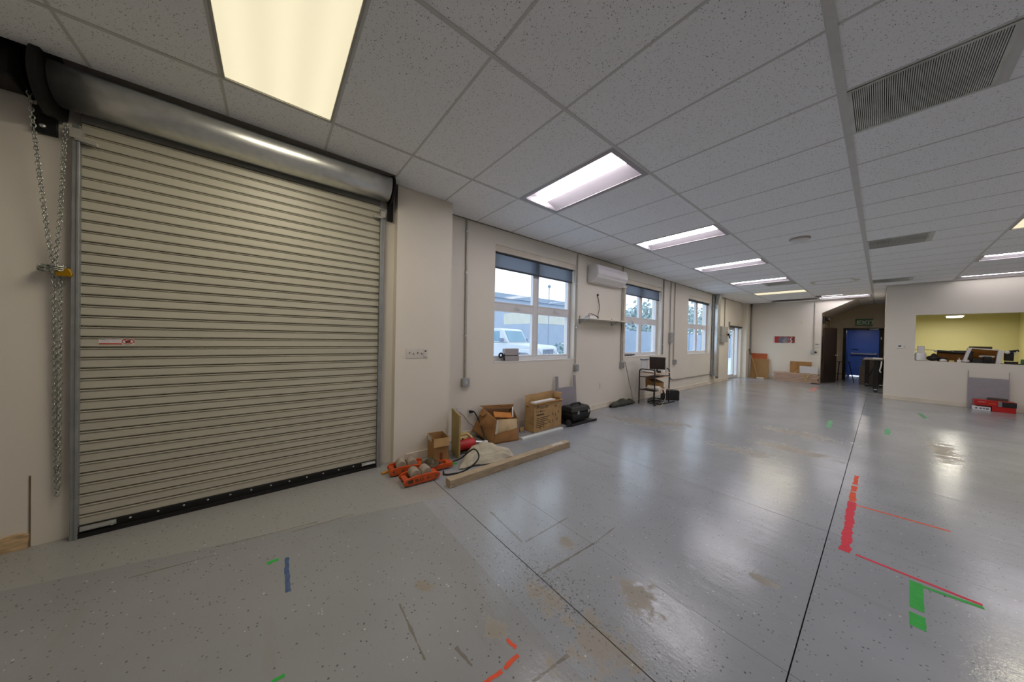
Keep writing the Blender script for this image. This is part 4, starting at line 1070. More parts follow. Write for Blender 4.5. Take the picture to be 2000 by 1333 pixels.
part('roller', MB().lathe([(0.03, -0.045), (0.03, 0.045)], (sc.x-0.01, sc.y-0.06, 0.032), 16, 'x'), GRIME, t, smooth='auto')
WOODY = mat('yellow_stick_wood', (196, 136, 62), rough=0.7, var=0.15, scale=25, stretch=(4, 1, 4))
solo('wooden_stick', MB().bar(PZ(746, 927)+Vector((0, 0, 0.008)), PZ(790, 915)+Vector((-0.03, 0, 0.008)), 0.035, 0.014), WOODY, 'short flat yellow wooden stick under the rear machine skate', 'stick', bev=0.002)

CARD_A = cardboard('carton_brown', (162, 124, 82)); CARD_B = cardboard('carton_tan', (180, 146, 102)); CARD_IN = cardboard('carton_inside', (120, 90, 64)); CARD_D = cardboard('carton_worn', (150, 110, 70))
# ---- small open carton
pn, pr, pl2 = PZ(846, 911), PZ(876, 905), PZ(824, 905)
ex = (pr-pn); wlen = ex.length; ex.normalize(); ey = Vector((-ex.y, ex.x, 0)); dpt = 0.235
cn = [pn, pn+ex*wlen, pn+ex*wlen+ey*dpt, pn+ey*dpt]
hgt = 0.285
t = thing('small_carton', 'small open brown carton in front of the pillar beside the skates', 'cardboard box', (pn+ex*wlen/2+ey*dpt/2))
def carton_walls(t, cn, h, m, th=0.004, taper=0.0):
    ctr = sum(cn, Vector((0, 0, 0)))/4
    for i in range(4):
        a, b = cn[i], cn[(i+1) % 4]
        ua, ub = a+Vector((0, 0, h)), b+Vector((0, 0, h))
        part('side_panel', MB().plate(a, b, ub, ua, -th), m, t)
    part('bottom_panel', MB().plate(cn[0]+Vector((0, 0, 0.001)), cn[1]+Vector((0, 0, 0.001)), cn[2]+Vector((0, 0, 0.001)), cn[3]+Vector((0, 0, 0.001)), th), m, t)
carton_walls(t, cn, hgt, CARD_A)
up = Vector((0, 0, 1))
part('flap', MB().plate(cn[0]+up*hgt-ey*0.004, cn[1]+up*hgt-ey*0.004, cn[1]+up*(hgt-0.085)-ey*0.018, cn[0]+up*(hgt-0.085)-ey*0.022, 0.003), CARD_B, t)
part('flap', MB().plate(cn[2]+up*hgt, cn[3]+up*hgt, cn[3]+up*(hgt-0.07)+ey*0.05, cn[2]+up*(hgt-0.07)+ey*0.05, 0.003), CARD_A, t)
tp = mat('clear_tape', (198, 190, 178), rough=0.25, var=0.1)
part('packing_tape', MB().plate(cn[3]-ex*0.0045+up*(hgt-0.003), cn[0]-ex*0.0045+ey*0.06+up*(hgt-0.003), cn[0]-ex*0.0045+ey*0.06+up*(hgt-0.05), cn[3]-ex*0.0045+up*(hgt-0.06), 0.001), tp, t)
part('inner_flap', MB().plate(cn[0]+ex*0.03+ey*0.03+up*0.13, cn[1]-ex*0.03+ey*0.03+up*0.14, cn[1]-ex*0.05+ey*0.10+up*0.20, cn[0]+ex*0.05+ey*0.09+up*0.16, 0.003), CARD_IN, t)
part('red_marking', MB().plate(cn[0]+ex*0.07-ey*0.0005+up*0.03, cn[0]+ex*0.10-ey*0.0005+up*0.03, cn[0]+ex*0.10-ey*0.0005+up*0.13, cn[0]+ex*0.07-ey*0.0005+up*0.13, -0.0006), mat('faded_red_ink', (132, 66, 40), rough=0.8), t)
# ---- olive board leaning at the pillar corner
ob = MB().hexa([Vector((-1.805, 0.742, 0.0)), Vector((-1.555, 0.70, 0.0)), Vector((-1.555, 0.722, 0.0)), Vector((-1.805, 0.762, 0.0))], [Vector((-1.825, 0.745, 0.52)), Vector((-1.60, 0.725, 0.48)), Vector((-1.60, 0.747, 0.48)), Vector((-1.825, 0.765, 0.52))])
solo('olive_board', ob, mat('olive_hardboard', (156, 138, 88), rough=0.6, var=0.08), 'upright olive brown board standing at the pillar corner', 'board', bev=0.002)
# ---- red power tool with cords
rc = Vector((-1.74, 0.90, 0))
t = thing('power_tool', 'red corded power tool with a beige handle behind the canvas cloth', 'power tool', rc)
TRED = mat('tool_red', (186, 34, 40), rough=0.35, var=0.1); BEI = mat('tool_beige', (206, 178, 112), rough=0.5, var=0.06)
part('body', MB().lathe([(0.02, -0.13), (0.055, -0.125), (0.065, -0.09), (0.065, 0.09), (0.05, 0.12), (0.03, 0.13)], (rc.x, rc.y, 0.075), 20, 'y'), TRED, t, smooth='auto')
part('handle', MB().tube(curve_pts([rc+Vector((-0.02, -0.10, 0.12)), rc+Vector((-0.05, -0.07, 0.17)), rc+Vector((-0.05, 0.02, 0.19)), rc+Vector((-0.03, 0.08, 0.15)), rc+Vector((0, 0.10, 0.11))]), 0.016, 8), BEI, t, smooth=True)
part('motor_cap', MB().box(rc.x-0.07, rc.x+0.0, rc.y-0.10, rc.y+0.02, 0.12, 0.165), BEI, t, bev=0.012)
part('switch', MB().box(rc.x+0.0, rc.x+0.004, rc.y-0.055, rc.y-0.035, 0.135, 0.158), BLACK, t)
part('base_plate', MB().box(rc.x-0.08, rc.x+0.09, rc.y-0.14, rc.y+0.15, 0.001, 0.012), GRIME, t, bev=0.003)
part('nozzle', MB().cyl((rc.x, rc.y+0.13, 0.075), (rc.x+0.04, rc.y+0.24, 0.06), 0.022, 12).cyl((rc.x+0.04, rc.y+0.24, 0.06), (rc.x+0.05, rc.y+0.28, 0.055), 0.030, 12), GALV, t, smooth='auto')
# ---- cords
o1, o2 = PX(897, 806, XW+0.01), PX(918, 804, XW+0.01)
c1 = MB().tube(curve_pts([o2+Vector((0.03, 0.0, 0.0)), PX(927, 806, XW+0.10), PX(938, 828, XW+0.16), PX(945, 850, -1.78), PX(949, 866, -1.70), Vector((-1.69, 1.13, 0.012)), Vector((-1.62, 1.05, 0.012))]), 0.009, 7)
t = solo('extension_cord', c1, BLACK, 'thick black cord running from the wall outlet over the crumpled carton', 'cable', smooth=True)
part('plug', MB().box(o2.x, o2.x+0.05, o2.y-0.02, o2.y+0.022, o2.z-0.016, o2.z+0.016), BLACK, t, bev=0.005)
c2 = MB().tube(curve_pts([o1, PX(905, 812, XW+0.03), PX(915, 825, XW+0.04), PX(924, 834, XW+0.05), PX(920, 846, XW+0.06), PX(913, 855, XW+0.09), Vector((-2.0, 0.98, 0.008))]), 0.0035, 6)
solo('thin_wire', c2, mat('thin_brown_wire', (116, 84, 70), rough=0.6), 'thin brown wire hanging from the outlet near the olive board', 'cable', smooth=True)

# ---- big crumpled carton
FBL, FBR = PZ(962, 869.5), PZ(1013, 860.5)
FTL, FTR = PX(969.6, 820, -1.71), PX(1011, 817.6, -1.79)
LBT, RBT = PX(944, 797, -2.03), PX(1001, 796, -2.08)
LBB = PX(922, 842, -2.06); RBB = Vector((-2.09, FBR.y+0.02, 0.03))
ctr = (FBL+FBR+FTL+FTR+LBT+RBT+LBB+RBB)/8
t = thing('crumpled_carton', 'large crumpled brown carton sagging open against the window wall', 'cardboard box', (ctr.x, ctr.y, 0.0))
def bulge(a, b, c, d, amt, n=10, seed=0):
    """bilinear sheet a(0,0) b(1,0) c(1,1) d(0,1), bulged outwards and dented"""
    rnd = random.Random(seed); nrm = (b-a).cross(d-a).normalized()
    if nrm.dot((a+b+c+d)/4-ctr) < 0: nrm = -nrm
    rows = []
    for i in range(n+1):
        v = i/n; r_ = []
        for j in range(n+1):
            u = j/n; p = (a*(1-u)+b*u)*(1-v)+(d*(1-u)+c*u)*v
            w = math.sin(PI*u)*math.sin(PI*v)
            k = amt*w+w*0.010*math.sin(7*u+3*v+seed)+w*0.008*math.sin(11*v-5*u+2*seed)
            r_.append(p+nrm*k)
        rows.append(r_)
    return MB().grid(rows)
part('front_panel', bulge(FBL, FBR, FTR, FTL, 0.03, seed=1), CARD_D, t, smooth=True, solid=0.004)
part('left_panel', bulge(LBB, FBL, FTL, LBT, 0.025, seed=2), CARD_D, t, smooth=True, solid=0.004)
part('back_panel', bulge(RBB, LBB, LBT, RBT, 0.0, seed=3), CARD_IN, t, smooth=True, solid=0.004)
part('right_panel', bulge(FBR, RBB, RBT, FTR, 0.02, seed=4), CARD_D, t, smooth=True, solid=0.004)
part('bottom_panel', bulge(LBB, RBB, FBR, FBL, 0.0, seed=5), CARD_D, t, solid=0.003)
e1 = LBT+Vector((0.0, -0.02, 0.005))
part('flap', bulge(LBT, RBT, RBT+Vector((-0.01, 0.03, 0.045)), LBT+Vector((-0.02, -0.05, 0.03)), 0.0, seed=6), CARD_D, t, solid=0.004)
part('flap', MB().plate(LBT, LBT*0.6+FTL*0.4, LBT*0.6+FTL*0.4+Vector((-0.03, -0.07, -0.05)), LBT+Vector((-0.02, -0.06, -0.075)), 0.004), CARD_D, t)
lbl = [FTL.lerp(FTR, 0.06), FTL.lerp(FTR, 0.95), FBL.lerp(FBR, 0.85)*0.45+FTL.lerp(FTR, 0.85)*0.55, FBL.lerp(FBR, -0.02)*0.62+FTL.lerp(FTR, -0.02)*0.38]
nf = (FBR-FBL).cross(FTL-FBL).normalized()
nf = nf if nf.x > 0 else -nf
def on_front(u, v):
    w = math.sin(PI*u)*math.sin(PI*v); p = (FBL*(1-u)+FBR*u)*(1-v)+(FTL*(1-u)+FTR*u)*v
    k = 0.03*w+w*0.010*math.sin(7*u+3*v+1)+w*0.008*math.sin(11*v-5*u+2)
    return p+nf*(k+0.004)
rows = [[on_front(0.03+0.92*j/10, (0.45+0.14*(j/10))*(1-i/8)+0.99*(i/8)) for j in range(11)] for i in range(9)]
part('torn_label', MB().grid(rows), mat('torn_paper', (190, 164, 126), rough=0.6, var=0.12, scale=12), t, smooth=True)
rows = [[on_front(0.02+0.08*j/3, 0.42+0.56*(i/8)) for j in range(4)] for i in range(9)]
part('clear_tape', MB().grid([[p+nf*0.001 for p in r] for r in rows]), tp, t, smooth=True)
inn = (FTL+FTR+LBT+RBT)/4
pk = thing('orange_packet', 'orange packet lying inside the crumpled carton', 'packet', (inn.x, inn.y-0.02, inn.z-0.10))
part('wrapper', MB().plate(FTL.lerp(LBT, 0.30)+Vector((0, 0.03, -0.03)), FTR.lerp(RBT, 0.25)+Vector((0, -0.09, -0.03)), FTR.lerp(RBT, 0.5)+Vector((0, -0.09, 0.0)), FTL.lerp(LBT, 0.55)+Vector((0, 0.06, 0.0)), 0.02), mat('orange_foil', (196, 122, 36), rough=0.35, var=0.15), pk, bev=0.006)
part('paper_sheet', MB().plate(FTL.lerp(FTR, 0.1)+Vector((-0.03, 0, -0.012)), FTL.lerp(FTR, 0.9)+Vector((-0.03, 0, -0.012)), FTL.lerp(FTR, 0.9)+Vector((-0.10, 0, -0.03)), FTL.lerp(FTR, 0.1)+Vector((-0.09, 0, -0.03)), 0.004), mat('lilac_paper', (206, 190, 208), rough=0.6), pk)
part('white_strip', MB().plate(FTR.lerp(RBT, 0.45)+Vector((0, -0.06, -0.05)), FTR.lerp(RBT, 0.45)+Vector((0, -0.035, -0.05)), FTR.lerp(RBT, 0.6)+Vector((0, -0.03, 0.07)), FTR.lerp(RBT, 0.6)+Vector((0, -0.05, 0.07)), 0.003), WHITE, pk)

# ---- monitor carton with print
N0 = PZ(1042, 846.5); N1 = PZ(1096, 831.5); exm = (N1-N0); wm = exm.length; exm.normalize(); eym = Vector((-exm.y, exm.x, 0)); dm = 0.19
if eym.x > 0: eym = -eym
hm = PX(1045, 790, N0.x).z
cm = [N0, N0+exm*wm, N0+exm*wm+eym*dm, N0+eym*dm]
t = thing('monitor_carton', 'tall tan monitor carton with black print and raised flaps', 'cardboard box', N0+exm*wm/2+eym*dm/2)
carton_walls(t, cm, hm, CARD_B, 0.005)
part('back_flap', MB().plate(cm[3]+up*hm, cm[2]+up*hm, cm[2]+up*(hm+0.115)+eym*0.006, cm[3]+up*(hm+0.10)+eym*0.006, 0.004), CARD_B, t)
rows = []
for i in range(7):
    a = i/6; z = hm+0.10*a; out = 0.035*a*a
    rows.append([cm[1]+exm*(out-0.004)+eym*(dm*(0.15+0.85*j/4))+up*z for j in range(5)])
part('side_flap', MB().grid(rows), CARD_B, t, smooth=True, solid=0.004)
rows = []
for i in range(5):
    a = i/4
    rows.append([cm[0]+exm*(wm*j/6*1.06)-eym*(0.005+0.02*a)+up*(hm-0.012*a+0.012*math.sin(PI*j/6)) for j in range(7)])
part('front_flap', MB().grid([[p for p in r] for r in rows]), CARD_A, t, smooth=True, solid=0.004)
part('foam_sheet', MB().hexa([cm[0]+exm*0.05+eym*0.03+up*(hm-0.03), cm[1]-exm*0.12+eym*0.03+up*(hm-0.03), cm[1]-exm*0.12+eym*0.13+up*(hm-0.03), cm[0]+exm*0.05+eym*0.13+up*(hm-0.03)], [cm[0]+exm*0.05+eym*0.03+up*(hm+0.012), cm[1]-exm*0.12+eym*0.03+up*(hm+0.016), cm[1]-exm*0.12+eym*0.13+up*(hm+0.01), cm[0]+exm*0.05+eym*0.13+up*(hm+0.006)]), mat('white_foam', (232, 230, 226), rough=0.8, var=0.05), t)
INK = mat('carton_ink', (44, 34, 26), rough=0.8, var=0.1); INKS = mat('carton_ink_soft', (126, 98, 66), rough=0.8, var=0.1)
def on_box(u, v): return N0+exm*u-eym*0.0008+up*v
part('print_title', text_mb('ProLite', lambda u, v: on_box(0.045+u+0.25*v, hm-0.085+v), 0.052, bold=0.004, sx=1.2), INK, t)
part('print_line', text_mb('LCD Monitor', lambda u, v: on_box(0.045+u, hm-0.135+v), 0.026, bold=0.01), INK, t)
part('print_block', MB().add([on_box(0.055+0.024*i+0.02*j, hm-0.185+0.022*k) for i in range(7) for (j, k) in ((0, 0), (1, 0), (1, 1), (0, 1))], [(4*i, 4*i+1, 4*i+2, 4*i+3) for i in range(7)]), INK, t)
fp = MB()
for r in range(6):
    z = hm-0.225-r*0.027
    fp.add([on_box(0.055, z), on_box(0.055+(0.29, 0.25, 0.27, 0.18, 0.24, 0.12)[r], z), on_box(0.055+(0.29, 0.25, 0.27, 0.18, 0.24, 0.12)[r], z+0.010), on_box(0.055, z+0.010)], [(0, 1, 2, 3)])
f_ = part('print_small', fp, INK, t); f_['kind'] = 'stuff'
gl = MB()
for (u, v, w, h) in ((0.46, hm-0.10, 0.05, 0.03), (0.40, hm-0.22, 0.035, 0.04), (0.47, hm-0.24, 0.03, 0.05), (0.53, hm-0.20, 0.04, 0.04), (0.12, 0.03, 0.03, 0.06), (0.20, 0.04, 0.03, 0.07), (0.34, 0.09, 0.03, 0.05), (0.40, 0.09, 0.03, 0.05), (0.30, 0.10, 0.025, 0.035), (0.50, 0.10, 0.04, 0.05)):
    gl.add([on_box(u, v), on_box(u+w, v), on_box(u+w*0.7, v+h), on_box(u+w*0.1, v+h)], [(0, 1, 2, 3)])
g_ = part('print_pictograms', gl, INKS, t); g_['kind'] = 'stuff'
part('tape_strip', MB().plate(cm[3]-exm*0.001+up*0.14, cm[0]-exm*0.001+up*0.12, cm[0]-exm*0.001+up*0.125, cm[3]-exm*0.001+up*0.145, -0.001), INKS, t)
part('hand_hole', MB().plate(cm[3]-exm*0.001-eym*0.03+up*(hm-0.05), cm[3]-exm*0.001-eym*0.08+up*(hm-0.055), cm[3]-exm*0.001-eym*0.08+up*(hm-0.068), cm[3]-exm*0.001-eym*0.03+up*(hm-0.062), -0.001), INK, t)
# ---- white channel strip
a_, b_ = PZ(1018, 859.5), PZ(1097, 838)
solo('channel_strip', MB().prism([(-0.03, 0), (0.03, 0), (0.03, 0.018), (0.022, 0.026), (-0.022, 0.026), (-0.03, 0.018)], lambda u, v, d: a_.lerp(b_, d)+Vector((u, 0, v)), 0.0, 1.0), mat('pale_channel', (206, 212, 210), rough=0.4, var=0.04), 'long pale metal channel strip on the floor before the monitor carton', 'metal strip')
solo('yellow_scrap', MB().plate(PZ(1016, 846)+up*0.003, PZ(1022, 842)+up*0.003, PX(1022, 833, -1.96), PX(1015, 836, -1.92), 0.01), CARD_B, 'small torn yellow cardboard scrap between the two cartons', 'scrap')
# ---- U-shaped grey panel against the wall
def upanel(label, base, along, out, w, h, notch, side, th, lean, m):
    """notched panel leaning back against a wall"""
    o_ = Vector(base); al = Vector(along); ou = Vector(out)
    poly = [(0, 0), (w, 0), (w, h), (w-side, h), (w-side, h-notch), (side, h-notch), (side, h), (0, h)]
    fn = lambda u, v, d: o_+al*u+up*(v*math.cos(lean))-ou*(v*math.sin(lean))+ou*d
    return solo('notched_panel', MB().prism(poly, fn, 0.0, th), m, label, 'panel', group='grey notched panels', bev=0.001)
GPANEL = mat('grey_lilac_panel', (150, 145, 152), rough=0.55, var=0.05)
ul, ur = PX(1081, 790, XW+0.07), PX(1122, 795, XW+0.07)
zt_ = PX(1080, 736, XW+0.03).z; zn = PX(1100, 756, XW+0.03).z
upanel('grey notched panel leaning on the window wall behind the cartons', (XW+0.10, 2.84, 0.0), (0, 1, 0), (1, 0, 0), 0.52, zt_, zt_-zn, 0.055, 0.018, math.radians(4.5), GPANEL)
# ---- black case on a low tray
k0, k1 = PZ(1097, 831), PZ(1140, 820)
cc = Vector((-1.83, 3.08, 0.0))
t = thing('tool_case', 'black plastic tool case with latches and a top handle', 'tool case', cc+up*0.03)
cdir = 0.0
part('lower_shell', MB().hexa([(cc.x-0.12, cc.y-0.22, 0.035), (cc.x+0.12, cc.y-0.22, 0.035), (cc.x+0.12, cc.y+0.22, 0.035), (cc.x-0.12, cc.y+0.22, 0.035)], [(cc.x-0.14, cc.y-0.25, 0.17), (cc.x+0.14, cc.y-0.25, 0.17), (cc.x+0.14, cc.y+0.25, 0.17), (cc.x-0.14, cc.y+0.25, 0.17)]), BLACK, t, bev=0.015)
part('lid', MB().hexa([(cc.x-0.14, cc.y-0.25, 0.178), (cc.x+0.14, cc.y-0.25, 0.178), (cc.x+0.14, cc.y+0.25, 0.178), (cc.x-0.14, cc.y+0.25, 0.178)], [(cc.x-0.11, cc.y-0.22, 0.265), (cc.x+0.11, cc.y-0.22, 0.265), (cc.x+0.11, cc.y+0.22, 0.265), (cc.x-0.11, cc.y+0.22, 0.265)]), BLACK, t, bev=0.02)
part('handle', MB().tube(curve_pts([(cc.x, cc.y-0.12, 0.262), (cc.x, cc.y-0.10, 0.295), (cc.x, cc.y, 0.30), (cc.x, cc.y+0.10, 0.295), (cc.x, cc.y+0.12, 0.262)]), 0.012, 8), BLACKM, t, smooth=True)
for y in (-0.10, 0.17):
    part('latch', MB().box(cc.x+0.138, cc.x+0.150, cc.y+y-0.02, cc.y+y+0.02, 0.15, 0.20), mat('latch_steel', (170, 170, 168), rough=0.35, metal=0.6), t, bev=0.003)
tr = thing('black_tray', 'low black tray under the tool case', 'tray', (-1.80, 3.08, 0))
part('base', MB().box(-1.98, -1.62, 2.74, 3.40, 0.001, 0.014), BLACK, tr, bev=0.004)
part('rim', MB().box(-1.64, -1.62, 2.74, 3.40, 0.014, 0.034), BLACK, tr, bev=0.003)
part('rim', MB().box(-1.98, -1.64, 2.74, 2.76, 0.014, 0.034), BLACK, tr, bev=0.003)
part('roller_end', MB().lathe([(0.05, -0.02), (0.055, 0.0), (0.05, 0.02)], (-1.66, 2.70, 0.056), 18, 'x'), BLACK, tr, smooth='auto')
# ---- timber beam
bn, bf = PZ(879, 955.5), PZ(1113.5, 874)
bw_, bh_ = 0.088, 0.072
off_ = Vector((-bw_/2, 0, bh_/2))
bm_ = MB().bar(bn+off_, bf+off_, bw_, bh_)
beam = solo('timber_beam', bm_, mat('rough_timber', (168, 150, 124), rough=0.8, var=0.28, scale=12, stretch=(9, 0.6, 9), bump=0.2, bscale=20), 'long rough square timber beam lying on the floor', 'timber', bev=0.005)
part('paint_smear', MB().plate(bf+Vector((-0.075, -0.28, bh_+0.0005)), bf+Vector((-0.02, -0.30, bh_+0.0005)), bf+Vector((-0.012, -0.12, bh_+0.0005)), bf+Vector((-0.06, -0.10, bh_+0.0005)), 0.0006), mat('chalk_smear', (196, 186, 176), rough=0.9, var=0.3, scale=40), beam)
# ---- canvas cloth
CA, CB_, CC_, CD = PZ(915, 882), PZ(1004, 886), PZ(984, 905), PZ(889, 919)
rows = []; n = 46
for i in range(n+1):
    v = i/n; r_ = []
    for j in range(n+1):
        u = j/n
        wob = 0.035*math.sin(6*u+1.3)*v+0.03*math.sin(9*v+u*4)*u
        p = (CA*(1-u)+CB_*u)*(1-v)+(CD*(1-u)+CC_*u)*v
        p = p+Vector((wob*0.6, wob*0.8, 0))
        z = 0.013+0.115*math.exp(-((u-0.40)/0.30)**2-((v-0.15)/0.34)**2)+0.06*math.exp(-((u-0.80)/0.16)**2-((v-0.45)/0.30)**2)+0.05*math.exp(-((u-0.30)/0.25)**2-((v-0.70)/0.15)**2)
        z += 0.030*abs(math.sin(5.2*u+9.0*v))**0.6*min(1, 3*v+0.2)+0.012*abs(math.sin(13*u-6*v+1))
        z += 0.020*max(0, math.sin(17*v+2.5*u))*v*(1-u*0.6)
        edge_ = min(u, 1-u, v, 1-v)
        z = 0.006+(z-0.006)*min(1, 0.25+edge_*9)
        r_.append((p.x, p.y, z))
    rows.append(r_)
cl = solo('canvas_cloth', MB().grid(rows), mat('canvas', (186, 178, 160), rough=0.9, var=0.10, scale=8, bump=0.15, bscale=180, spec=0.1), 'crumpled beige canvas cloth lying behind the timber beam', 'cloth', smooth=True, solid=0.005)
# ---- black cable over the cloth
gpts = [PZ(866, 921, 0.02)+Vector((0, 0, 0)), PZ(868, 927, 0.012), PZ(885, 926, 0.012), PZ(905, 921, 0.03), PZ(925, 908, 0.10), PZ(935, 894, 0.145), PZ(932, 882, 0.20), PZ(924, 878, 0.20), PZ(912, 886, 0.12), PZ(900, 896, 0.05), PZ(884, 902, 0.02), PZ(874, 905, 0.012)]
solo('black_cable', MB().tube(curve_pts(gpts), 0.008, 7), BLACK, 'black cable looping over the canvas cloth towards the skates', 'cable', smooth=True)
# ================================================================== window sills
zs = WZ0+0.021
t = thing('label_printer', 'grey boxy device with black side coil on the first window sill', 'device', (XW-0.04, 1.92, zs))
part('lower_case', MB().box(XW-0.11, XW-0.005, 1.79, 2.06, zs, zs+0.075), mat('device_grey', (168, 162, 164), rough=0.5, var=0.04), t, bev=0.008)
part('upper_case', MB().box(XW-0.10, XW-0.012, 1.795, 2.055, zs+0.083, zs+0.19), mat('device_grey', (168, 162, 164), rough=0.5), t, bev=0.010)
part('seam_band', MB().box(XW-0.095, XW-0.016, 1.80, 2.05, zs+0.073, zs+0.085), BLACK, t)
part('side_coil', MB().tube([(XW-0.05, 1.735+0.032*math.cos(a), zs+0.085+0.032*math.sin(a)) for a in [2*PI*i/18 for i in range(18)]], 0.013, 8, closed=True), BLACK, t, smooth=True)
part('coil_arm', MB().bar((XW-0.05, 1.76, zs+0.085), (XW-0.05, 1.80, zs+0.085), 0.02, 0.02).tube(curve_pts([(XW-0.05, 1.80, zs+0.11), (XW-0.03, 1.775, zs+0.06), (XW-0.03, 1.785, zs+0.012)]), 0.010, 8), BLACK, t)
t = thing('cable_clips', 'pair of dark clips lying on the second window sill', 'clips', (XW-0.04, 5.35, zs))
for y in (5.22, 5.38, 5.50):
    part('clip', MB().bar((XW-0.06, y-0.05, zs+0.018), (XW-0.02, y+0.05, zs+0.030), 0.03, 0.026), BLACK, t, bev=0.006)
# ------------------------------------------------------------------ perforated strip leaning on the outlet box
pt = Vector((XW+0.075, 4.985, 0.93)); pb = Vector((-1.945, 5.20, 0.0))
t = thing('perforated_strip', 'perforated steel strip leaning against the wall beside the cart', 'metal strip', pb)
part('strip', MB().bar(pb+up*0.004, pt, 0.038, 0.004, up=(1, 0, 0.2)), GALV, t)
hm_ = MB(); dirv = (pt-pb).normalized()
for i in range(22):
    c = pb.lerp(pt, (i+0.7)/22.5)+Vector((0.0035, 0, 0)); hm_.merge(MB().bar(c-dirv*0.010, c+dirv*0.010, 0.010, 0.0025, up=(1, 0, 0.2)))
h_ = part('slots', hm_, BLACKM, t); h_['kind'] = 'stuff'
# ------------------------------------------------------------------ dark tarp rolled along the wall foot
rows = []
for i in range(25):
    a = i/24; y = 4.45+0.86*a; r = 0.020+0.052*math.sin(PI*min(1, a*1.02))**0.5*(0.8+0.25*math.sin(17*a)+0.12*math.sin(41*a))
    rows.append([(XW+0.10+0.03*a+1.3*r*math.cos(th), y+0.01*math.sin(3*th+9*a), max(0.0015, r*0.9+r*0.9*math.sin(th)*(1+0.18*math.sin(2*th+23*a)))) for th in [2*PI*k/14 for k in range(15)]])
solo('rolled_tarp', MB().grid(rows), mat('dark_green_tarp', (62, 64, 56), rough=0.8, var=0.35, scale=18, bump=0.3, bscale=40), 'dark green crumpled tarp lying along the foot of the wall', 'tarp', smooth=True)

# ------------------------------------------------------------------ steel cart
kx0, kx1, ky0, ky1, kz = -1.925, -1.586, 5.375, 6.06, 0.765
CARTB = mat('cart_black_tube', (38, 30, 28), rough=0.4, var=0.1)
MELA = mat('cart_wood_shelf', (206, 176, 146), rough=0.5, var=0.08)
ct = thing('utility_cart', 'black tube-framed utility cart with wooden shelves by the wall', 'cart', ((kx0+kx1)/2, (ky0+ky1)/2, 0))
for y in (ky0, ky1):
    r = 0.06
    pts = [(kx0, y, 0.0)]+[(kx0, y, kz-r)]+[(kx0+r-r*math.cos(a), y, kz-r+r*math.sin(a)) for a in [PI/2*i/5 for i in range(1, 6)]]+[(kx1-r+r*math.sin(a), y, kz-r+r*math.cos(a)) for a in [PI/2*i/5 for i in range(0, 6)]]+[(kx1, y, 0.0)]
    part('end_frame', MB().tube(pts, 0.0125, 10), CARTB, ct, smooth='auto')
    part('crossbar', MB().cyl((kx0, y, 0.595), (kx1, y, 0.595), 0.010, 8), CARTB, ct, smooth='auto')
    part('crossbar', MB().cyl((kx0, y, 0.315), (kx1, y, 0.315), 0.010, 8), CARTB, ct, smooth='auto')
part('top_shelf', MB().box(kx0-0.005, kx1+0.02, ky0+0.013, ky1-0.013, 0.672, 0.69), MELA, ct, bev=0.002)
part('keyboard_tray', MB().box(kx0+0.02, kx1+0.01, ky0+0.013, ky1-0.013, 0.580, 0.594), MELA, ct, bev=0.002)
part('tray_mat', MB().plate((kx0+0.10, ky0+0.18, 0.595), (kx1-0.01, ky0+0.10, 0.595), (kx1-0.02, ky1-0.2, 0.595), (kx0+0.10, ky1-0.22, 0.595), 0.004), BLACK, ct)
part('lower_shelf', MB().box(kx0+0.01, kx1-0.01, ky0+0.012, ky1-0.012, 0.300, 0.314), CARTB, ct, bev=0.002)
part('base_rail', MB().bar((kx1, ky0+0.02, 0.012), (kx1+0.06, ky1+0.15, 0.012), 0.022, 0.022), CARTB, ct)
# on the cart
cdir = (Vector((CAM.x, CAM.y, 0))-Vector((-1.78, 5.80, 0))).normalized(); cside = Vector((-cdir.y, cdir.x, 0))
mc = Vector((-1.74, 5.80, 0.691))
t = thing('computer_monitor', 'black computer monitor standing on the utility cart', 'monitor', mc)
part('foot', MB().lathe([(0.09, 0.0), (0.09, 0.008), (0.02, 0.014)], mc, 20), BLACK, t)
part('neck', MB().bar(mc-cdir*0.03+up*0.012, mc-cdir*0.03+up*0.14, 0.04, 0.02), BLACK, t)
part('housing', MB().hexa([mc+cside*0.155+up*0.055-cdir*0.02, mc-cside*0.155+up*0.055-cdir*0.02, mc-cside*0.155+up*0.055+cdir*0.006, mc+cside*0.155+up*0.055+cdir*0.006], [mc+cside*0.165+up*0.33-cdir*0.05, mc-cside*0.165+up*0.33-cdir*0.05, mc-cside*0.165+up*0.33-cdir*0.024, mc+cside*0.165+up*0.33-cdir*0.024]), mat('monitor_black', (38, 32, 28), rough=0.35, var=0.05), t, bev=0.004)
part('screen', MB().plate(mc+cside*0.142+up*0.072+cdir*0.0055, mc-cside*0.142+up*0.072+cdir*0.0055, mc-cside*0.15+up*0.316-cdir*0.0215, mc+cside*0.15+up*0.316-cdir*0.0215, -0.001), mat('screen_dark', (44, 36, 30), rough=0.25, var=0.04), t)
pc = Vector((-1.895, 5.52, 0.691))
t = thing('plastic_bin', 'clear plastic bin with crumpled wrapping behind the cart monitor', 'bin', pc)
CLEAR = mat('clear_plastic', (206, 208, 212), rough=0.2, var=0.10, scale=14, trans=0.0)
part('bin_wall', MB().hexa([pc+Vector((-0.012, -0.12, 0.0)), pc+Vector((0.012, -0.12, 0.0)), pc+Vector((0.012, 0.14, 0.0)), pc+Vector((-0.012, 0.14, 0.0))], [pc+Vector((-0.02, -0.13, 0.30)), pc+Vector((0.01, -0.13, 0.30)), pc+Vector((0.01, 0.15, 0.29)), pc+Vector((-0.02, 0.15, 0.29))]), CLEAR, t, bev=0.004)
part('bin_rim', MB().box(pc.x-0.03, pc.x+0.025, pc.y-0.14, pc.y+0.16, 0.96, 0.985), mat('rim_grey', (112, 116, 128), rough=0.4), t, bev=0.004)
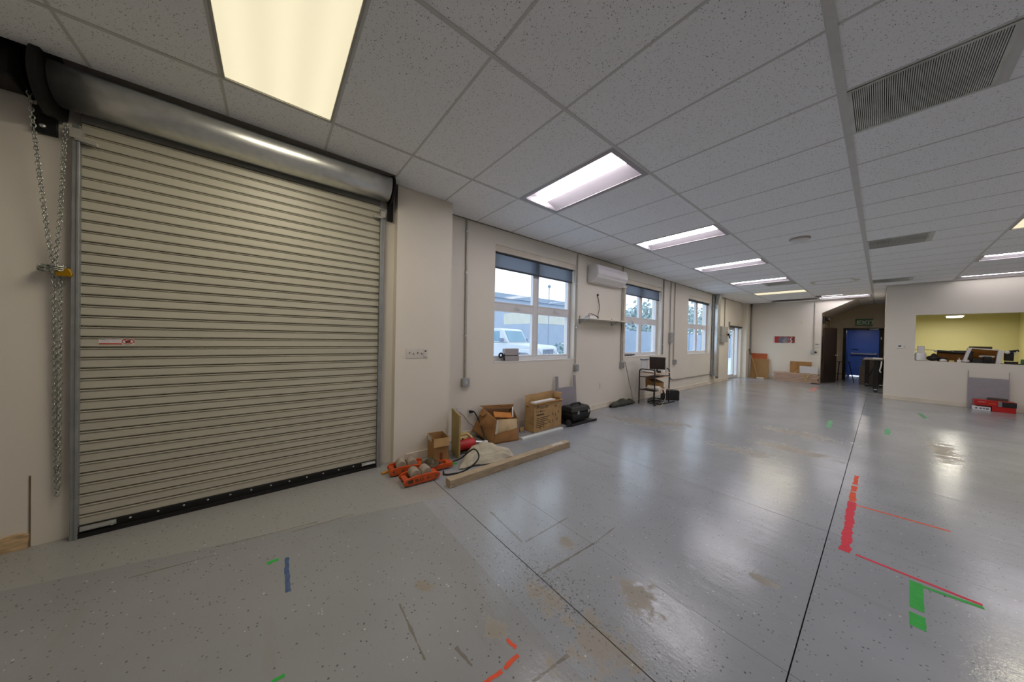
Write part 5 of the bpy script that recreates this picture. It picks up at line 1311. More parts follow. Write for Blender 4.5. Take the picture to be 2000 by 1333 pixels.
wb = Vector((-1.62, 5.92, 0.6905))
t = thing('water_bottle', 'clear water bottle with a red cap on the cart', 'bottle', wb)
part('bottle_body', MB().lathe([(0.026, 0.0), (0.030, 0.008), (0.030, 0.06), (0.027, 0.07), (0.030, 0.08), (0.030, 0.125), (0.014, 0.16), (0.012, 0.175)], wb, 18), mat('bottle_plastic', (190, 192, 188), rough=0.15, var=0.1), t, smooth=True)
part('bottle_cap', MB().lathe([(0.014, 0.175), (0.014, 0.195), (0.010, 0.197)], wb, 14), mat('cap_red', (190, 84, 66), rough=0.5), t)
for i, (y, x, sx, sy, h, m, n, lb, ct_) in enumerate(((5.62, -1.64, 0.10, 0.07, 0.05, BLACK, 'power_adapter', 'small black power adapter on the cart top', 'adapter'), (5.78, -1.60, 0.05, 0.08, 0.06, WHITE, 'white_carton', 'small white paper carton on the cart top', 'box'))):
    solo(n, MB().box(x-sx/2, x+sx/2, y-sy/2, y+sy/2, 0.6905, 0.6905+h), m, lb, ct_, bev=0.003)
rows = []
for i in range(9):
    v = i/8; rows.append([(kx0+0.05+0.24*v, ky0+0.05+0.20*j/8, 0.694+0.022*abs(math.sin(9*v+5*j/8))+0.012*math.sin(3*j)) for j in range(9)])
solo('paper_heap', MB().grid(rows), mat('crumpled_paper', (226, 214, 206), rough=0.8, var=0.08), 'crumpled papers heaped on the cart top', 'paper', smooth=True, solid=0.003)
# on the lower shelf
b0 = Vector((-1.79, 5.79, 0.3145))
t = thing('brown_carton', 'brown carton tilted on the lower shelf of the cart', 'cardboard box', b0, rz=math.radians(-28), local=True)
part('carton_body', MB().hexa([(-0.16, -0.11, 0.0), (0.16, -0.11, 0.0), (0.16, 0.11, 0.0), (-0.16, 0.11, 0.0)], [(-0.17, -0.11, 0.19), (0.17, -0.11, 0.15), (0.17, 0.11, 0.15), (-0.17, 0.11, 0.19)]), CARD_A, t, bev=0.003)
part('lid', MB().hexa([(-0.175, -0.115, 0.191), (0.175, -0.115, 0.151), (0.175, 0.115, 0.151), (-0.175, 0.115, 0.191)], [(-0.15, -0.10, 0.215), (0.15, -0.10, 0.17), (0.15, 0.10, 0.17), (-0.15, 0.10, 0.215)]), CARD_IN, t)
solo('paper_roll', MB().lathe([(0.012, -0.13), (0.045, -0.13), (0.050, -0.12), (0.050, 0.12), (0.045, 0.13), (0.012, 0.13)], (-1.66, 5.50, 0.366), 22, 'x'), mat('roll_cream', (228, 218, 200), rough=0.8, var=0.06), 'thick cream paper roll on the lower shelf of the cart', 'paper roll', smooth='auto')
rows = []
for i in range(15):
    v = i/14; rows.append([(-1.60+0.03*v+0.02*math.sin(5*u/14*3), 5.62+0.40*u/14, 0.345-0.11*v*(0.6+0.4*math.sin(u*0.9+1))+0.02*math.sin(u*1.7+v*6)) for u in range(15)])
solo('hanging_rag', MB().grid(rows), mat('rag_beige', (200, 182, 164), rough=0.9, var=0.12), 'beige rag hanging over the lower shelf of the cart', 'rag', smooth=True, solid=0.005)
rnd = random.Random(3); cb = MB()
base_pts = []
for k in range(5):
    c = Vector((-1.72+rnd.uniform(-0.08, 0.08), 5.68+rnd.uniform(-0.1, 0.12), 0)); r = rnd.uniform(0.10, 0.20)
    cb.tube([(c.x+r*0.8*math.cos(a), c.y+r*math.sin(a), 0.012+0.018*k+0.012*math.sin(2*a+k)) for a in [2*PI*i/18 for i in range(18)]], 0.009, 6, closed=True)
g_ = solo('cable_coil', cb, BLACK, 'coils of dark cable heaped on the floor under the cart', 'cable', smooth=True); g_['kind'] = 'stuff'
solo('white_cable', MB().tube(curve_pts([(-1.60, 5.86, 0.26), (-1.575, 5.88, 0.15), (-1.58, 5.80, 0.03), (-1.53, 5.62, 0.008), (-1.50, 5.50, 0.008), (-1.60, 5.42, 0.008)]), 0.006, 6), mat('white_cable_jacket', (220, 210, 190), rough=0.6), 'pale cable trailing from the cart to the floor', 'cable', smooth=True)
e0 = Vector((-1.72, 6.42, 0))
t = thing('subwoofer', 'black box speaker standing on the floor behind the cart', 'speaker', e0)
part('cabinet', MB().prism([(-0.17, 0.004), (0.17, 0.004), (0.17, 0.20), (0.15, 0.235), (-0.15, 0.235), (-0.17, 0.22)], lambda u, v, d: e0+Vector((0.62*u+d*0.75, 0.75*u-0.5*d, v)), -0.10, 0.12), BLACK, t, bev=0.008)

# ================================================================== end wall
Yb = 14.3
t = thing('conduit', 'dark conduit in the corner beside the leaning boards', 'conduit', (-1.93, 14.27, 1.0))
part('pipe', MB().cyl((-1.93, 14.27, 1.0), (-1.93, 14.27, H), 0.022, 10), GALVD, t, smooth='auto')
part('outlet_cap', MB().box(-1.96, -1.90, 14.24, 14.30, 0.92, 1.02), BOXST, t)
t = thing('conduit', 'thin conduit on the end wall beside the panoramic print', 'conduit', (-0.125, 14.285, 1.12))
part('pipe', MB().cyl((-0.125, 14.285, 1.15), (-0.115, 14.285, 2.93), 0.014, 10), CONDUIT, t, smooth='auto')
part('outlet_box', MB().box(-0.19, -0.07, 14.24, 14.30, 1.05, 1.17), BOXST, t, bev=0.004)
part('outlet_plug', MB().box(-0.09, -0.03, 14.21, 14.25, 1.08, 1.13), BLACKM, t, bev=0.004)
solo('blank_plate', MB().lathe([(0.06, 14.297), (0.06, 14.288)], (-0.475, 0, 2.20), 24, 'y'), BASEB, 'round cream blank plate high on the end wall', 'wall plate')
t = thing('wall_intercom', 'small white wall panel with a dark slot by the brown door', 'wall panel', (-0.03, 14.29, 1.28))
part('panel', MB().box(-0.09, 0.03, 14.285, 14.30, 1.28, 1.42), SWP, t, bev=0.003)
part('slot', MB().box(-0.08, 0.0, 14.282, 14.285, 1.385, 1.405), BLACK, t)
def print_mat():
    m = bpy.data.materials.new('panoramic_print'); m.use_nodes = True
    N = m.node_tree.nodes; L = m.node_tree.links; b = N['Principled BSDF']
    geo = N.new('ShaderNodeNewGeometry'); sp_ = N.new('ShaderNodeSeparateXYZ'); L.new(geo.outputs['Position'], sp_.inputs[0])
    ns = N.new('ShaderNodeTexNoise'); ns.inputs['Scale'].default_value = 16; ns.inputs['Detail'].default_value = 5; L.new(geo.outputs['Position'], ns.inputs['Vector'])
    u = math_node(N, L, 'MULTIPLY', math_node(N, L, 'ADD', sp_.outputs[0], 1.20), 1.0/0.57)
    uu = math_node(N, L, 'ADD', u, math_node(N, L, 'MULTIPLY_ADD', ns.outputs['Fac'], 0.5, -0.25))
    rp = N.new('ShaderNodeValToRGB'); rp.color_ramp.interpolation = 'CONSTANT'
    els = [(0.0, (176, 44, 46)), (0.2, (96, 104, 128)), (0.45, (150, 140, 130)), (0.55, (112, 122, 146)), (0.68, (170, 70, 62)), (0.78, (220, 214, 210)), (0.88, (44, 36, 40))]
    rp.color_ramp.elements[0].position = 0; rp.color_ramp.elements[0].color = lin(els[0][1]); rp.color_ramp.elements[1].position = 0.95; rp.color_ramp.elements[1].color = lin((150, 50, 50))
    for p_, c in els[1:]:
        e = rp.color_ramp.elements.new(p_); e.color = lin(c)
    L.new(uu, rp.inputs['Fac'])
    top = math_node(N, L, 'GREATER_THAN', math_node(N, L, 'ADD', sp_.outputs[2], math_node(N, L, 'MULTIPLY', ns.outputs['Fac'], 0.2)), 1.70)
    L.new(mix_col(N, L, math_node(N, L, 'MULTIPLY', top, 0.6), rp.outputs['Color'], lin((140, 64, 56))), b.inputs['Base Color'])
    b.inputs['Roughness'].default_value = 0.4
    return m
t = thing('panoramic_print', 'small wide street scene print in red and grey on the end wall', 'picture', (-0.915, 14.295, 1.42))
part('print', MB().prism([(-1.20, 1.42), (-0.64, 1.42), (-0.625, 1.435), (-0.625, 1.655), (-0.64, 1.67), (-1.20, 1.67)], lambda u, v, d: (u, d, v), 14.29, 14.299), print_mat(), t)
part('torn_edge', MB().box(-1.25, -1.20, 14.294, 14.299, 1.44, 1.65), mat('torn_white', (214, 204, 200), rough=0.7, var=0.2, scale=40), t)
# boards leaning in the corner
TANB = mat('tan_hardboard', (158, 122, 76), rough=0.7, var=0.08); ORB = mat('orange_board', (176, 84, 36), rough=0.55, var=0.12)
def lean_board(label, x0, x1, y, h, th, m, lean=0.05, z0=0.0, name='leaning_board', grp=None):
    return solo(name, MB().hexa([(x0, y-th-lean*h, z0), (x1, y-th-lean*h, z0), (x1, y-lean*h, z0), (x0, y-lean*h, z0)], [(x0, y-th, z0+h), (x1, y-th, z0+h), (x1, y, z0+h), (x0, y, z0+h)]), m, label, 'board', group=grp, bev=0.002)
lean_board('rust orange board leaning behind the tan board in the corner', -1.90, -1.40, 14.275, 0.98, 0.012, ORB, 0.05)
lean_board('large tan board leaning in the corner under the print', -1.90, -1.33, 14.235, 0.77, 0.014, TANB, 0.07)
t = thing('broom', 'wooden broom leaning in the corner in front of the tan board', 'broom', PZ(1480, 739))
p0 = PZ(1480, 739.5); p1 = PY(1464, 683, 14.18)
part('handle', MB().tube([p0+up*0.03, p0.lerp(p1, 0.6)+up*0.01, p1], 0.016, 8), mat('broom_wood', (178, 124, 66), rough=0.6, var=0.1), t, smooth='auto')
part('grip', MB().tube([p0.lerp(p1, 0.8), p1, p1+Vector((-0.05, 0, 0.01))], 0.020, 8), GRIME, t, smooth='auto')
part('head', MB().box(p0.x-0.03, p0.x+0.19, p0.y-0.05, p0.y+0.02, 0.001, 0.05), mat('broom_head', (206, 196, 176), rough=0.8), t, bev=0.01)
# stack of wrapped planks
PLK = mat('wrapped_plank', (188, 158, 140), rough=0.45, var=0.30, scale=14, stretch=(0.5, 4, 14), detail=6)
k = 0
for l in range(6):
    for r in range(3):
        o = MB().box(-1.14+0.02*math.sin(l*2.1), 0.06+0.03*math.cos(l*1.7), 13.92+r*0.115, 13.92+r*0.115+0.108, 0.001+l*0.055, 0.001+l*0.055+0.048)
        solo('plank', o, PLK, 'wrapped brown plank in the %s layer of the low stack under the print' % ('bottom', 'second', 'third', 'fourth', 'fifth', 'top')[l], 'plank', group='planks in the low stack', bev=0.004)
solo('skid_block', MB().box(-0.12, 0.10, 13.86, 13.91, 0.0, 0.025), BLACKM, 'flat dark block on the floor at the end of the plank stack', 'block')
lean_board('tan board standing on the plank stack', -0.73, -0.16, 14.28, 0.41, 0.012, cardboard('tan_card', (168, 128, 84)), 0.03, z0=0.332)
t = solo('white_panel_box', MB().box(-0.44, 0.035, 14.03, 14.13, 0.332, 0.585), mat('white_card', (208, 208, 212), rough=0.5, var=0.04), 'white flat box standing on the plank stack', 'box', bev=0.004)
YTW = mat('yellow_twine', (206, 186, 96), rough=0.8)
solo('yellow_twine', MB().tube(curve_pts([(-0.56, 14.0, 0.335), (-0.50, 13.98, 0.40), (-0.44, 14.0, 0.43), (-0.42, 14.0, 0.41)]), 0.009, 6), YTW, 'loose yellow twine lying on the plank stack', 'twine', smooth=True)
solo('yellow_strap', MB().tube(curve_pts([(-0.34, 13.915, 0.33), (-0.28, 13.91, 0.22), (-0.27, 13.91, 0.08), (-0.23, 13.91, 0.14), (-0.20, 13.91, 0.24), (-0.14, 13.915, 0.33)]), 0.010, 6), YTW, 'yellow strap hanging down the front of the plank stack', 'strap', smooth=True)

# ================================================================== corridor
BRN = mat('dark_brown_door', (58, 44, 34), rough=0.5, var=0.18, scale=4, stretch=(6, 6, 0.6))
hng = Vector((0.085, 14.50, 0.0)); ang = math.radians(74)
dx, dy_ = math.cos(ang), math.sin(ang)
t = thing('door_3', 'dark brown door standing open in the corridor', 'door', hng, kind='structure')
e = hng+Vector((dx*0.92, dy_*0.92, 0)); nr = Vector((dy_, -dx, 0))
part('door_leaf', MB().plate(hng+up*0.01, e+up*0.01, e+up*2.0, hng+up*2.0, 0.042), BRN, t, bev=0.003)
kb = hng+Vector((dx*0.85, dy_*0.85, 1.0))+nr*0.042
kn = part('door_knob', MB().lathe([(0.03, 0.0), (0.012, 0.012), (0.012, 0.03), (0.028, 0.04), (0.03, 0.055), (0.015, 0.065)], hng, 16, 'x'), mat('knob_chrome', (212, 208, 200), rough=0.2, metal=0.8), t, smooth=True)
kn.location = kb-hng; kn.rotation_euler = (0, 0, math.atan2(nr.y, nr.x))
for z in (0.25, 1.75):
    part('hinge', MB().cyl(hng+Vector((-0.008, -0.006, z-0.05)), hng+Vector((-0.008, -0.006, z+0.05)), 0.008, 8), GALVD, t)
# emergency light
t = thing('emergency_light', 'dark emergency light head on the corridor wall above the brown door', 'lamp', (0.10, 14.65, 2.15))
part('case', MB().box(0.06, 0.12, 14.55, 14.80, 2.15, 2.42), BLACK, t, bev=0.006)
part('lamp_head', MB().lathe([(0.03, 0.0), (0.065, 0.06), (0.065, 0.10)], (0.12, 14.62, 2.30), 16, 'x'), BLACKM, t)
part('lens', MB().lathe([(0.05, 0.10), (0.035, 0.104)], (0.12, 14.62, 2.30), 16, 'x'), mat('lens_grey', (210, 210, 200), rough=0.2), t)
# exit sign
t = thing('exit_sign', 'green EXIT sign above the black door frame', 'sign', (0.97, 16.97, 2.14))
part('panel', MB().box(0.745, 1.195, 16.95, 16.998, 2.15, 2.42), mat('exit_green', (40, 104, 52), rough=0.3, var=0.06), t, bev=0.006)
part('lettering', text_mb('EXIT', lambda u, v: (0.785+u, 16.9485, 2.205+v), 0.15, bold=0.03, sx=1.06), mat('exit_letters', (206, 220, 200), rough=0.4), t)
# black frame and blue door
t = thing('door_4', 'blue exit door with a push bar inside a black frame', 'door', (0.945, 17.0, 0), kind='structure')
part('door_frame', MB().box(0.44, 0.53, 16.96, 17.14, 0, 2.03).box(1.36, 1.46, 16.96, 17.14, 0, 2.03).box(0.44, 1.46, 16.96, 17.14, 1.98, 2.07), BLACKM, t, bev=0.004)
BLU = mat('blue_door_paint', (84, 122, 204), rough=0.4, var=0.05)
lf_ = part('door_leaf', MB().box(0.53, 1.36, 19.50, 19.55, 0.03, 2.065), BLU, t, bev=0.003)
part('blue_frame', MB().box(0.47, 0.53, 19.44, 19.6, 0, 2.06).box(1.36, 1.42, 19.44, 19.6, 0, 2.06), mat('blue_frame_paint', (84, 124, 206), rough=0.4, var=0.05), t)
part('push_bar', MB().box(0.56, 1.30, 19.40, 19.46, 0.98, 1.04).box(0.56, 0.62, 19.44, 19.50, 0.96, 1.06).box(1.24, 1.30, 19.44, 19.50, 0.96, 1.06), mat('push_bar_steel', (170, 172, 178), rough=0.3, metal=0.6), lf_, bev=0.003)
part('pull_handle', MB().box(0.58, 0.76, 19.47, 19.50, 1.20, 1.225), mat('dark_blue_handle', (24, 44, 100), rough=0.4), lf_)
part('door_closer', MB().box(1.12, 1.34, 16.88, 16.96, 1.985, 2.04).bar((1.14, 16.90, 2.05), (1.0, 16.80, 2.04), 0.02, 0.012), mat('closer_steel', (150, 150, 152), rough=0.4, metal=0.5), t, bev=0.003)
part('strike_plate', MB().box(1.395, 1.425, 16.955, 16.96, 1.62, 1.72), WHITE, t)
t = thing('vestibule_light', 'small round ceiling lamp in the blue vestibule', 'ceiling light', (0.95, 18.2, 2.02))
part('lamp_bowl', MB().lathe([(0.02, 2.02), (0.10, 2.025), (0.13, 2.045), (0.13, 2.058)], (0.95, 18.2, 0), 20), emission('vestibule_glow', (255, 246, 236), 26.0), t, smooth='auto')
# folding stand behind the brown door
t = thing('folding_stand', 'thin dark metal folding stand in the corridor', 'stand', (0.5, 15.95, 0))
for (x0, x1) in ((0.42, 0.38), (0.52, 0.56), (0.66, 0.80)):
    part('leg', MB().cyl((x0, 15.95, 0.74), (x1, 15.95, 0.0), 0.013, 8), BLACKM, t)
part('top_bar', MB().bar((0.24, 15.95, 0.75), (0.72, 15.95, 0.75), 0.03, 0.02), BLACKM, t)
part('lower_bar', MB().bar((0.30, 15.95, 0.28), (0.70, 15.95, 0.28), 0.02, 0.02), BLACKM, t)
# wheeled work table
wt = thing('work_table', 'dark wheeled work table beside the partition wall edge', 'table', (1.28, 13.8, 0))
part('table_top', MB().box(1.08, 1.455, 12.95, 14.75, 0.955, 0.985), mat('table_grey', (120, 112, 104), rough=0.5, var=0.08), wt, bev=0.004)
for (x, y) in ((1.33, 13.02), (1.13, 14.68), (1.43, 14.68)):
    lg = part('leg', MB().box(x-0.05, x+0.05, y-0.03, y+0.03, 0.10, 0.955), BLACKM, wt, bev=0.004)
    part('caster', MB().lathe([(0.025, -0.02), (0.045, -0.018), (0.045, 0.018), (0.025, 0.02)], (x, y, 0.046), 16, 'y'), BLACK, lg)
    part('caster_fork', MB().box(x-0.03, x+0.03, y-0.028, y+0.028, 0.07, 0.10), GALV, lg)
part('side_panel', MB().box(1.36, 1.44, 13.05, 14.6, 0.30, 0.955), BLACKM, wt)
part('brace', MB().bar((1.30, 13.05, 0.75), (1.16, 14.6, 0.35), 0.03, 0.03), BLACKM, wt)
part('lower_rail', MB().box(1.12, 1.36, 13.02, 13.06, 0.16, 0.22), BLACKM, wt)
part('cable_hook', MB().tube(curve_pts([(1.43, 12.98, 0.93), (1.42, 12.95, 0.78), (1.40, 12.95, 0.66), (1.42, 12.96, 0.60)]), 0.016, 6), WHITE, wt, smooth=True)
solo('white_tray', MB().box(1.26, 1.45, 13.0, 13.5, 0.986, 1.02), WHITE, 'white tray lying on the wheeled work table', 'tray', bev=0.006)
lean_board('tall dark brown panel standing left of the work table', 0.99, 1.28, 15.42, 0.92, 0.03, mat('umber_panel', (66, 56, 44), rough=0.6, var=0.1), 0.05)
lean_board('short brown panel standing in front of the taller dark panel', 0.94, 1.10, 15.30, 0.66, 0.03, mat('umber_light', (88, 74, 58), rough=0.6, var=0.1), 0.03)

# ================================================================== partition wall, opening and the yellow room
t = thing('thermostat', 'small white thermostat on the partition wall', 'thermostat', (1.72, 11.64, 1.34))
part('case', MB().box(1.655, 1.775, 11.63, 11.65, 1.335, 1.415), WHITE, t, bev=0.005)
part('display', MB().box(1.685, 1.735, 11.627, 11.63, 1.375, 1.405), BLACK, t)
ZC = 1.0355
cn_ = thing('work_counter', 'pale counter behind the pass-through opening', 'counter', (2.9, 12.25, 0))
part('counter_top', MB().box(1.62, 3.95, 11.78, 12.75, 0.995, 1.03), mat('counter_pale', (200, 196, 190), rough=0.5, var=0.05), cn_)
for x in (1.66, 3.90):
    part('leg', MB().box(x-0.03, x+0.03, 12.66, 12.72, 0.0, 0.995), GREYP, cn_)
    part('leg', MB().box(x-0.03, x+0.03, 11.80, 11.86, 0.0, 0.995), GREYP, cn_)
j = Vector((2.035, 11.72, ZC))
t = thing('white_jug', 'translucent white plastic jug on the sill of the opening', 'jug', j)
JUG = mat('milky_plastic', (222, 220, 220), rough=0.4, var=0.05)
part('jug_body', MB().lathe([(0.07, 0.0), (0.085, 0.01), (0.088, 0.17), (0.07, 0.20)], j, 20), JUG, t, smooth='auto')
part('jug_top', MB().box(j.x-0.05, j.x+0.055, j.y-0.04, j.y+0.04, ZC+0.20, ZC+0.37), JUG, t, bev=0.012)
part('jug_handle', MB().tube(curve_pts([j+Vector((-0.08, 0, 0.03)), j+Vector((-0.105, 0, 0.08)), j+Vector((-0.08, 0, 0.14))]), 0.012, 8), BLACK, t, smooth=True)
t = thing('black_bag', 'lumpy black bag beside the white jug on the sill', 'bag', (2.22, 11.80, ZC))
part('bag_body', MB().ell((2.22, 11.82, ZC+0.07), 0.10, 0.09, 0.068), BLACK, t, smooth=True)
part('bag_top', MB().ell((2.235, 11.80, ZC+0.12), 0.045, 0.05, 0.075), BLACKM, t, smooth=True)
part('bag_end', MB().ell((2.36, 11.84, ZC+0.052), 0.07, 0.06, 0.05), BLACK, t, smooth=True)
solo('wrapped_bundle', MB().ell((2.36, 11.70, ZC+0.032), 0.055, 0.045, 0.031), WHITE, 'small white wrapped bundle on the sill of the opening', 'bundle', smooth=True)
solo('yellow_packet', MB().box(2.44, 2.51, 11.68, 11.73, ZC, ZC+0.035), mat('packet_yellow', (222, 206, 150), rough=0.5), 'small pale yellow packet on the sill of the opening', 'packet', bev=0.008)
t = thing('spray_bottle', 'small white bottle with a pointed cap on the sill', 'bottle', (2.575, 11.70, ZC))
part('bottle_body', MB().lathe([(0.028, 0.0), (0.030, 0.01), (0.030, 0.05), (0.012, 0.065)], (2.575, 11.70, ZC), 14), WHITE, t, smooth='auto')
part('bottle_cap', MB().lathe([(0.012, 0.065), (0.010, 0.09), (0.003, 0.11)], (2.575, 11.70, ZC), 12), mat('cap_pink', (206, 170, 170), rough=0.5), t)
t = thing('crumpled_bag', 'small crumpled clear bag next to the white bottle', 'bag', (2.66, 11.71, ZC))
part('bag_body', MB().ell((2.66, 11.71, ZC+0.04), 0.055, 0.045, 0.039, 10, 6), mat('clear_bag', (206, 196, 194), rough=0.3, var=0.25, scale=40), t)
t = thing('wooden_crate', 'brown box with a long black padded bar on the counter', 'box', (2.56, 12.15, 1.03))
part('crate_body', MB().box(2.31, 2.74, 12.05, 12.35, 1.031, 1.25), cardboard('crate_brown', (126, 86, 44)), t, bev=0.004)
part('padded_bar', MB().tube([(2.29, 12.0, 1.285), (2.34, 12.0, 1.28), (2.55, 12.0, 1.262), (2.78, 12.0, 1.245)], 0.030, 12), BLACK, t, smooth='auto')
part('white_tip', MB().ell((2.27, 12.0, 1.285), 0.03, 0.03, 0.03), WHITE, t, smooth=True)
part('top_slats', MB().box(2.50, 2.74, 12.1, 12.3, 1.26, 1.31), mat('slat_grey', (96, 92, 80), rough=0.6), t)
t = thing('printer_frame', 'white gantry frame of a desktop machine on the counter', 'machine', (2.9, 11.90, ZC))
part('left_post', MB().hexa([(2.63, 11.86, ZC), (2.68, 11.86, ZC), (2.68, 11.94, ZC), (2.63, 11.94, ZC)], [(2.70, 11.86, 1.385), (2.755, 11.86, 1.385), (2.755, 11.94, 1.385), (2.70, 11.94, 1.385)]), WHITE, t, bev=0.004)
part('right_post', MB().hexa([(3.05, 11.86, ZC), (3.11, 11.86, ZC), (3.11, 11.94, ZC), (3.05, 11.94, ZC)], [(3.08, 11.86, 1.335), (3.145, 11.86, 1.335), (3.145, 11.94, 1.335), (3.08, 11.94, 1.335)]), WHITE, t, bev=0.004)
part('top_beam', MB().bar((2.74, 11.90, 1.378), (3.12, 11.90, 1.338), 0.06, 0.020), WHITE, t)
part('black_bed', MB().box(2.76, 3.04, 11.88, 12.1, ZC, 1.13), BLACK, t, bev=0.006)
part('motor_block', MB().box(2.90, 3.0, 11.84, 11.95, ZC, 1.19), BLACKM, t, bev=0.008)
part('carriage', MB().box(2.86, 3.05, 11.96, 12.04, 1.17, 1.21), WHITE, t, bev=0.004)
part('hose', MB().tube(curve_pts([(2.70, 11.84, 1.04), (2.74, 11.83, 1.12), (2.735, 11.84, 1.22), (2.76, 11.85, 1.30)]), 0.02, 8), BLACKM, t, smooth=True)
t = thing('storage_carton', 'brown carton with a tray on top behind the white machine', 'cardboard box', (2.95, 12.45, 1.03))
part('carton_body', MB().box(2.76, 3.14, 12.3, 12.6, 1.031, 1.36), cardboard('storage_brown', (150, 100, 44)), t, bev=0.004)
part('carton_lid', MB().box(2.78, 3.06, 12.3, 12.55, 1.362, 1.42), mat('lid_olive', (112, 96, 60), rough=0.7), t)
t = thing('camera_rig', 'black angular camera rig at the right end of the counter', 'equipment', (3.24, 11.95, ZC))
part('rig_body', MB().box(3.165, 3.27, 11.90, 12.02, 1.11, 1.30), BLACKM, t, bev=0.01)
part('rig_arm', MB().bar((3.17, 11.95, 1.30), (3.33, 11.95, 1.345), 0.05, 0.05), BLACK, t, bev=0.008)
part('rig_bracket', MB().bar((3.31, 11.94, 1.33), (3.26, 11.94, 1.20), 0.03, 0.018), GALV, t)
part('rig_foot', MB().box(3.17, 3.32, 11.88, 12.0, ZC, 1.09), BLACK, t, bev=0.008)
part('rig_lamp', MB().ell((3.185, 11.86, 1.30), 0.035, 0.03, 0.035), WHITE, t, smooth=True)
solo('flat_tools', MB().bar((3.20, 11.70, ZC+0.008), (3.33, 11.72, ZC+0.010), 0.03, 0.012), GRIME, 'flat dark tool lying at the end of the sill', 'tool')
solo('green_carton', MB().box(3.325, 3.50, 11.70, 11.76, ZC, ZC+0.12), mat('green_print', (60, 110, 70), rough=0.5, var=0.3, scale=30), 'small green printed box at the end of the sill', 'box', bev=0.003)
solo('thin_rod', MB().cyl((1.62, 12.4, 1.31), (2.34, 12.4, 1.305), 0.006, 6), GRIME, 'thin dark rod fixed across the yellow room behind the jug', 'rod')
t = thing('pendant_light', 'lit white strip light hanging in the yellow room', 'ceiling light', (2.8, 15.2, 2.29))
part('tube', MB().box(2.66, 2.93, 15.05, 15.35, 2.30, 2.335), emission('strip_glow', (255, 248, 226), 9.0), t, bev=0.01)
part('housing', MB().box(2.64, 2.95, 15.03, 15.37, 2.335, 2.40), WHITE, t)
for x in (2.70, 2.90): part('hanger', MB().cyl((x, 15.2, 2.40), (x, 15.2, 2.55), 0.004, 6), GALV, t)
lamp_light('strip_light', 2.8, 15.2, 2.295, 0.25, 0.28, 20.0, (1.0, 0.95, 0.82), t)
# grey panel and boxes at the foot of the partition
upanel('grey notched panel leaning on the partition wall behind the red box', (2.69, 11.565, 0.0), (1, 0, 0), (0, -1, 0), 0.50, 0.86, 0.155, 0.008, 0.012, math.radians(4.5), GPANEL)
REDB = mat('red_box_print', (186, 26, 24), rough=0.4, var=0.06)
lo = Vector((0, 0, 0))
t = thing('red_box', 'red cardboard box lying flat at the foot of the partition wall', 'box', (3.07, 11.42, 0))
part('box_body', MB().box(2.96, 3.235, 11.33, 11.52, 0.001, 0.112), REDB, t, bev=0.003)
t = thing('white_box', 'white printed box lying beside the red box', 'box', (2.85, 11.40, 0))
part('box_body', MB().box(2.735, 2.945, 11.32, 11.50, 0.001, 0.085), mat('white_print_box', (226, 226, 230), rough=0.45, var=0.03), t, bev=0.003)
for i, (x, w) in enumerate(((2.76, 0.025), (2.81, 0.035), (2.855, 0.025), (2.89, 0.035))):
    part('print_mark', MB().box(x, x+w, 11.3185, 11.3198, 0.03, 0.062), mat('print_grey', (120, 120, 128), rough=0.6), t)
t = thing('long_red_box', 'long red and black box with white lettering resting on two boxes', 'box', (2.98, 11.40, 0.113))
part('box_body', MB().box(2.75, 3.235, 11.32, 11.53, 0.113, 0.232), REDB, t, bev=0.003)
part('black_end', MB().box(3.075, 3.238, 11.3175, 11.3198, 0.118, 0.226), BLACK, t)
part('grey_band', MB().box(3.03, 3.072, 11.3175, 11.3198, 0.116, 0.229), mat('band_grey', (130, 132, 138), rough=0.5), t)
part('lettering', text_mb('HOLLY', lambda u, v: (2.79+u, 11.3182, 0.183+v), 0.020, bold=0.012, sx=1.1), WHITE, t)
part('small_print', MB().box(2.90, 3.0, 11.3178, 11.3198, 0.178, 0.184).box(2.92, 3.01, 11.3178, 11.3198, 0.160, 0.166), mat('print_orange', (226, 110, 60), rough=0.5), t)
solo('dark_bar', MB().box(2.92, 3.16, 11.475, 11.52, 0.2335, 0.285), mat('bar_umber', (80, 72, 62), rough=0.6), 'dark bar lying on the long red box', 'bar', bev=0.003)

# ================================================================== tape and marks stuck on the floor
TAPES = {'red': mat('red_tape', (214, 52, 72), rough=0.75, var=0.12, scale=30), 'orange': mat('orange_tape', (222, 84, 50), rough=0.75, var=0.12, scale=30), 'green': mat('green_tape', (48, 168, 66), rough=0.75, var=0.10, scale=20),
         'blue': mat('blue_tape', (70, 92, 128), rough=0.6, var=0.2, scale=40), 'pale_green': mat('pale_green_tape', (96, 160, 118), rough=0.6, var=0.2, scale=40), 'salmon': mat('salmon_tape', (190, 128, 118), rough=0.6, var=0.2)}
TZ = [0.0006]
def strip(label, colr, a, b, wpx, rag=0.25, n=None, cat='floor tape', grp='tape marks on the floor'):
    """ragged strip of tape between two pixels lying on the floor, width in metres"""
    p, q_ = PZ(*a), PZ(*b); d = (q_-p); ln = d.length; d.normalize(); s = Vector((-d.y, d.x, 0)); n = n or max(4, int(ln/0.02)); rnd = random.Random(int(a[0]*3+a[1]))
    TZ[0] += 0.00003; z = TZ[0]
    lft, rgt = [], []
    for i in range(n+1):
        c = p.lerp(q_, i/n)
        lft.append(c+s*(wpx/2*(1+rnd.uniform(-rag, rag)))+up*z); rgt.append(c-s*(wpx/2*(1+rnd.uniform(-rag, rag)))+up*z)
    return solo('floor_tape', MB().grid([lft, rgt]), TAPES[colr], label, cat, group=grp)
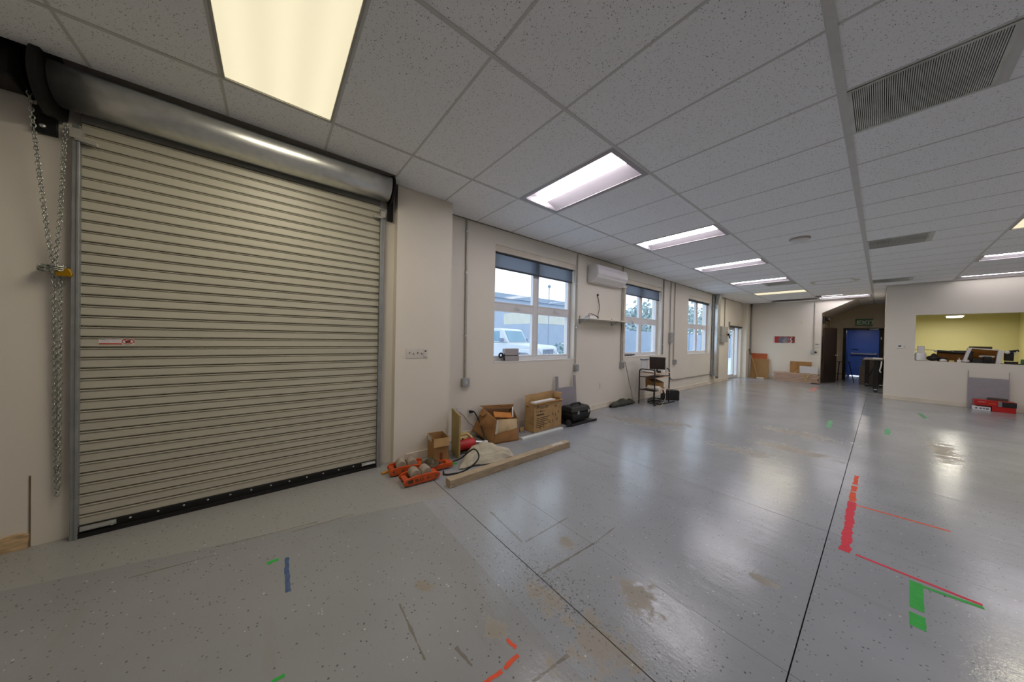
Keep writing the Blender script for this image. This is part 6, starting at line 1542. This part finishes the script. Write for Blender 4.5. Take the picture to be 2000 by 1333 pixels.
strip('ragged orange tape at the far end of the long red strip', 'orange', (1673.5, 930), (1670, 947), 0.032, 0.35)
strip('short torn orange tape patch above the long red strip', 'orange', (1669, 950), (1667, 960), 0.036, 0.35)
strip('second torn orange tape patch touching the long red strip', 'orange', (1666.5, 962), (1664.5, 980), 0.042, 0.3)
strip('long ragged red tape strip beside the floor joint', 'red', (1664, 981), (1650, 1078), 0.046, 0.3)
strip('straight narrow orange tape line on the floor', 'orange', (1671, 987), (1857, 1039), 0.024, 0.1)
strip('green tape under the end of the long diagonal red tape', 'green', (1800, 1146), (1922, 1189), 0.028, 0.1)
strip('long diagonal red tape line with green tape beneath its end', 'red', (1671, 1084), (1919, 1183), 0.024, 0.12)
strip('larger green tape rectangle below the diagonal red tape', 'green', (1789, 1138), (1791, 1192), 0.047, 0.04)
strip('smaller green tape square below the larger green rectangle', 'green', (1791, 1201), (1793, 1228), 0.050, 0.05)
strip('short red tape scrap close to the worn floor joint', 'orange', (990, 1249), (1007, 1267), 0.016, 0.35)
strip('curled red tape scrap between two other scraps', 'orange', (1012, 1280), (985, 1308), 0.019, 0.4)
strip('longest torn red tape scrap near the worn joint', 'orange', (980, 1311), (940, 1340), 0.018, 0.4)
strip('small green tape piece beside the faded blue tape', 'green', (521, 1102), (544, 1093), 0.026, 0.12)
strip('faded blue tape strip in front of the roller shutter', 'blue', (560, 1090), (562.5, 1157), 0.022, 0.35)
strip('thin green tape sliver near the darker floor area', 'green', (530, 1334), (556, 1319), 0.016, 0.2)
strip('pale green tape mark beside the long floor joint', 'pale_green', (1618, 836), (1622, 822), 0.055, 0.3)
strip('pale green tape mark in front of the partition wall', 'pale_green', (1733, 850), (1734, 838), 0.055, 0.3)
strip('slanted pale green tape mark closest to the partition wall', 'pale_green', (1795, 808), (1808, 818), 0.06, 0.3)
strip('faint salmon tape mark in front of the plank stack', 'salmon', (1584, 765), (1594, 757), 0.09, 0.4)
strip('bright green tape scrap under the olive board', 'green', (878, 902), (890, 908), 0.05, 0.3)
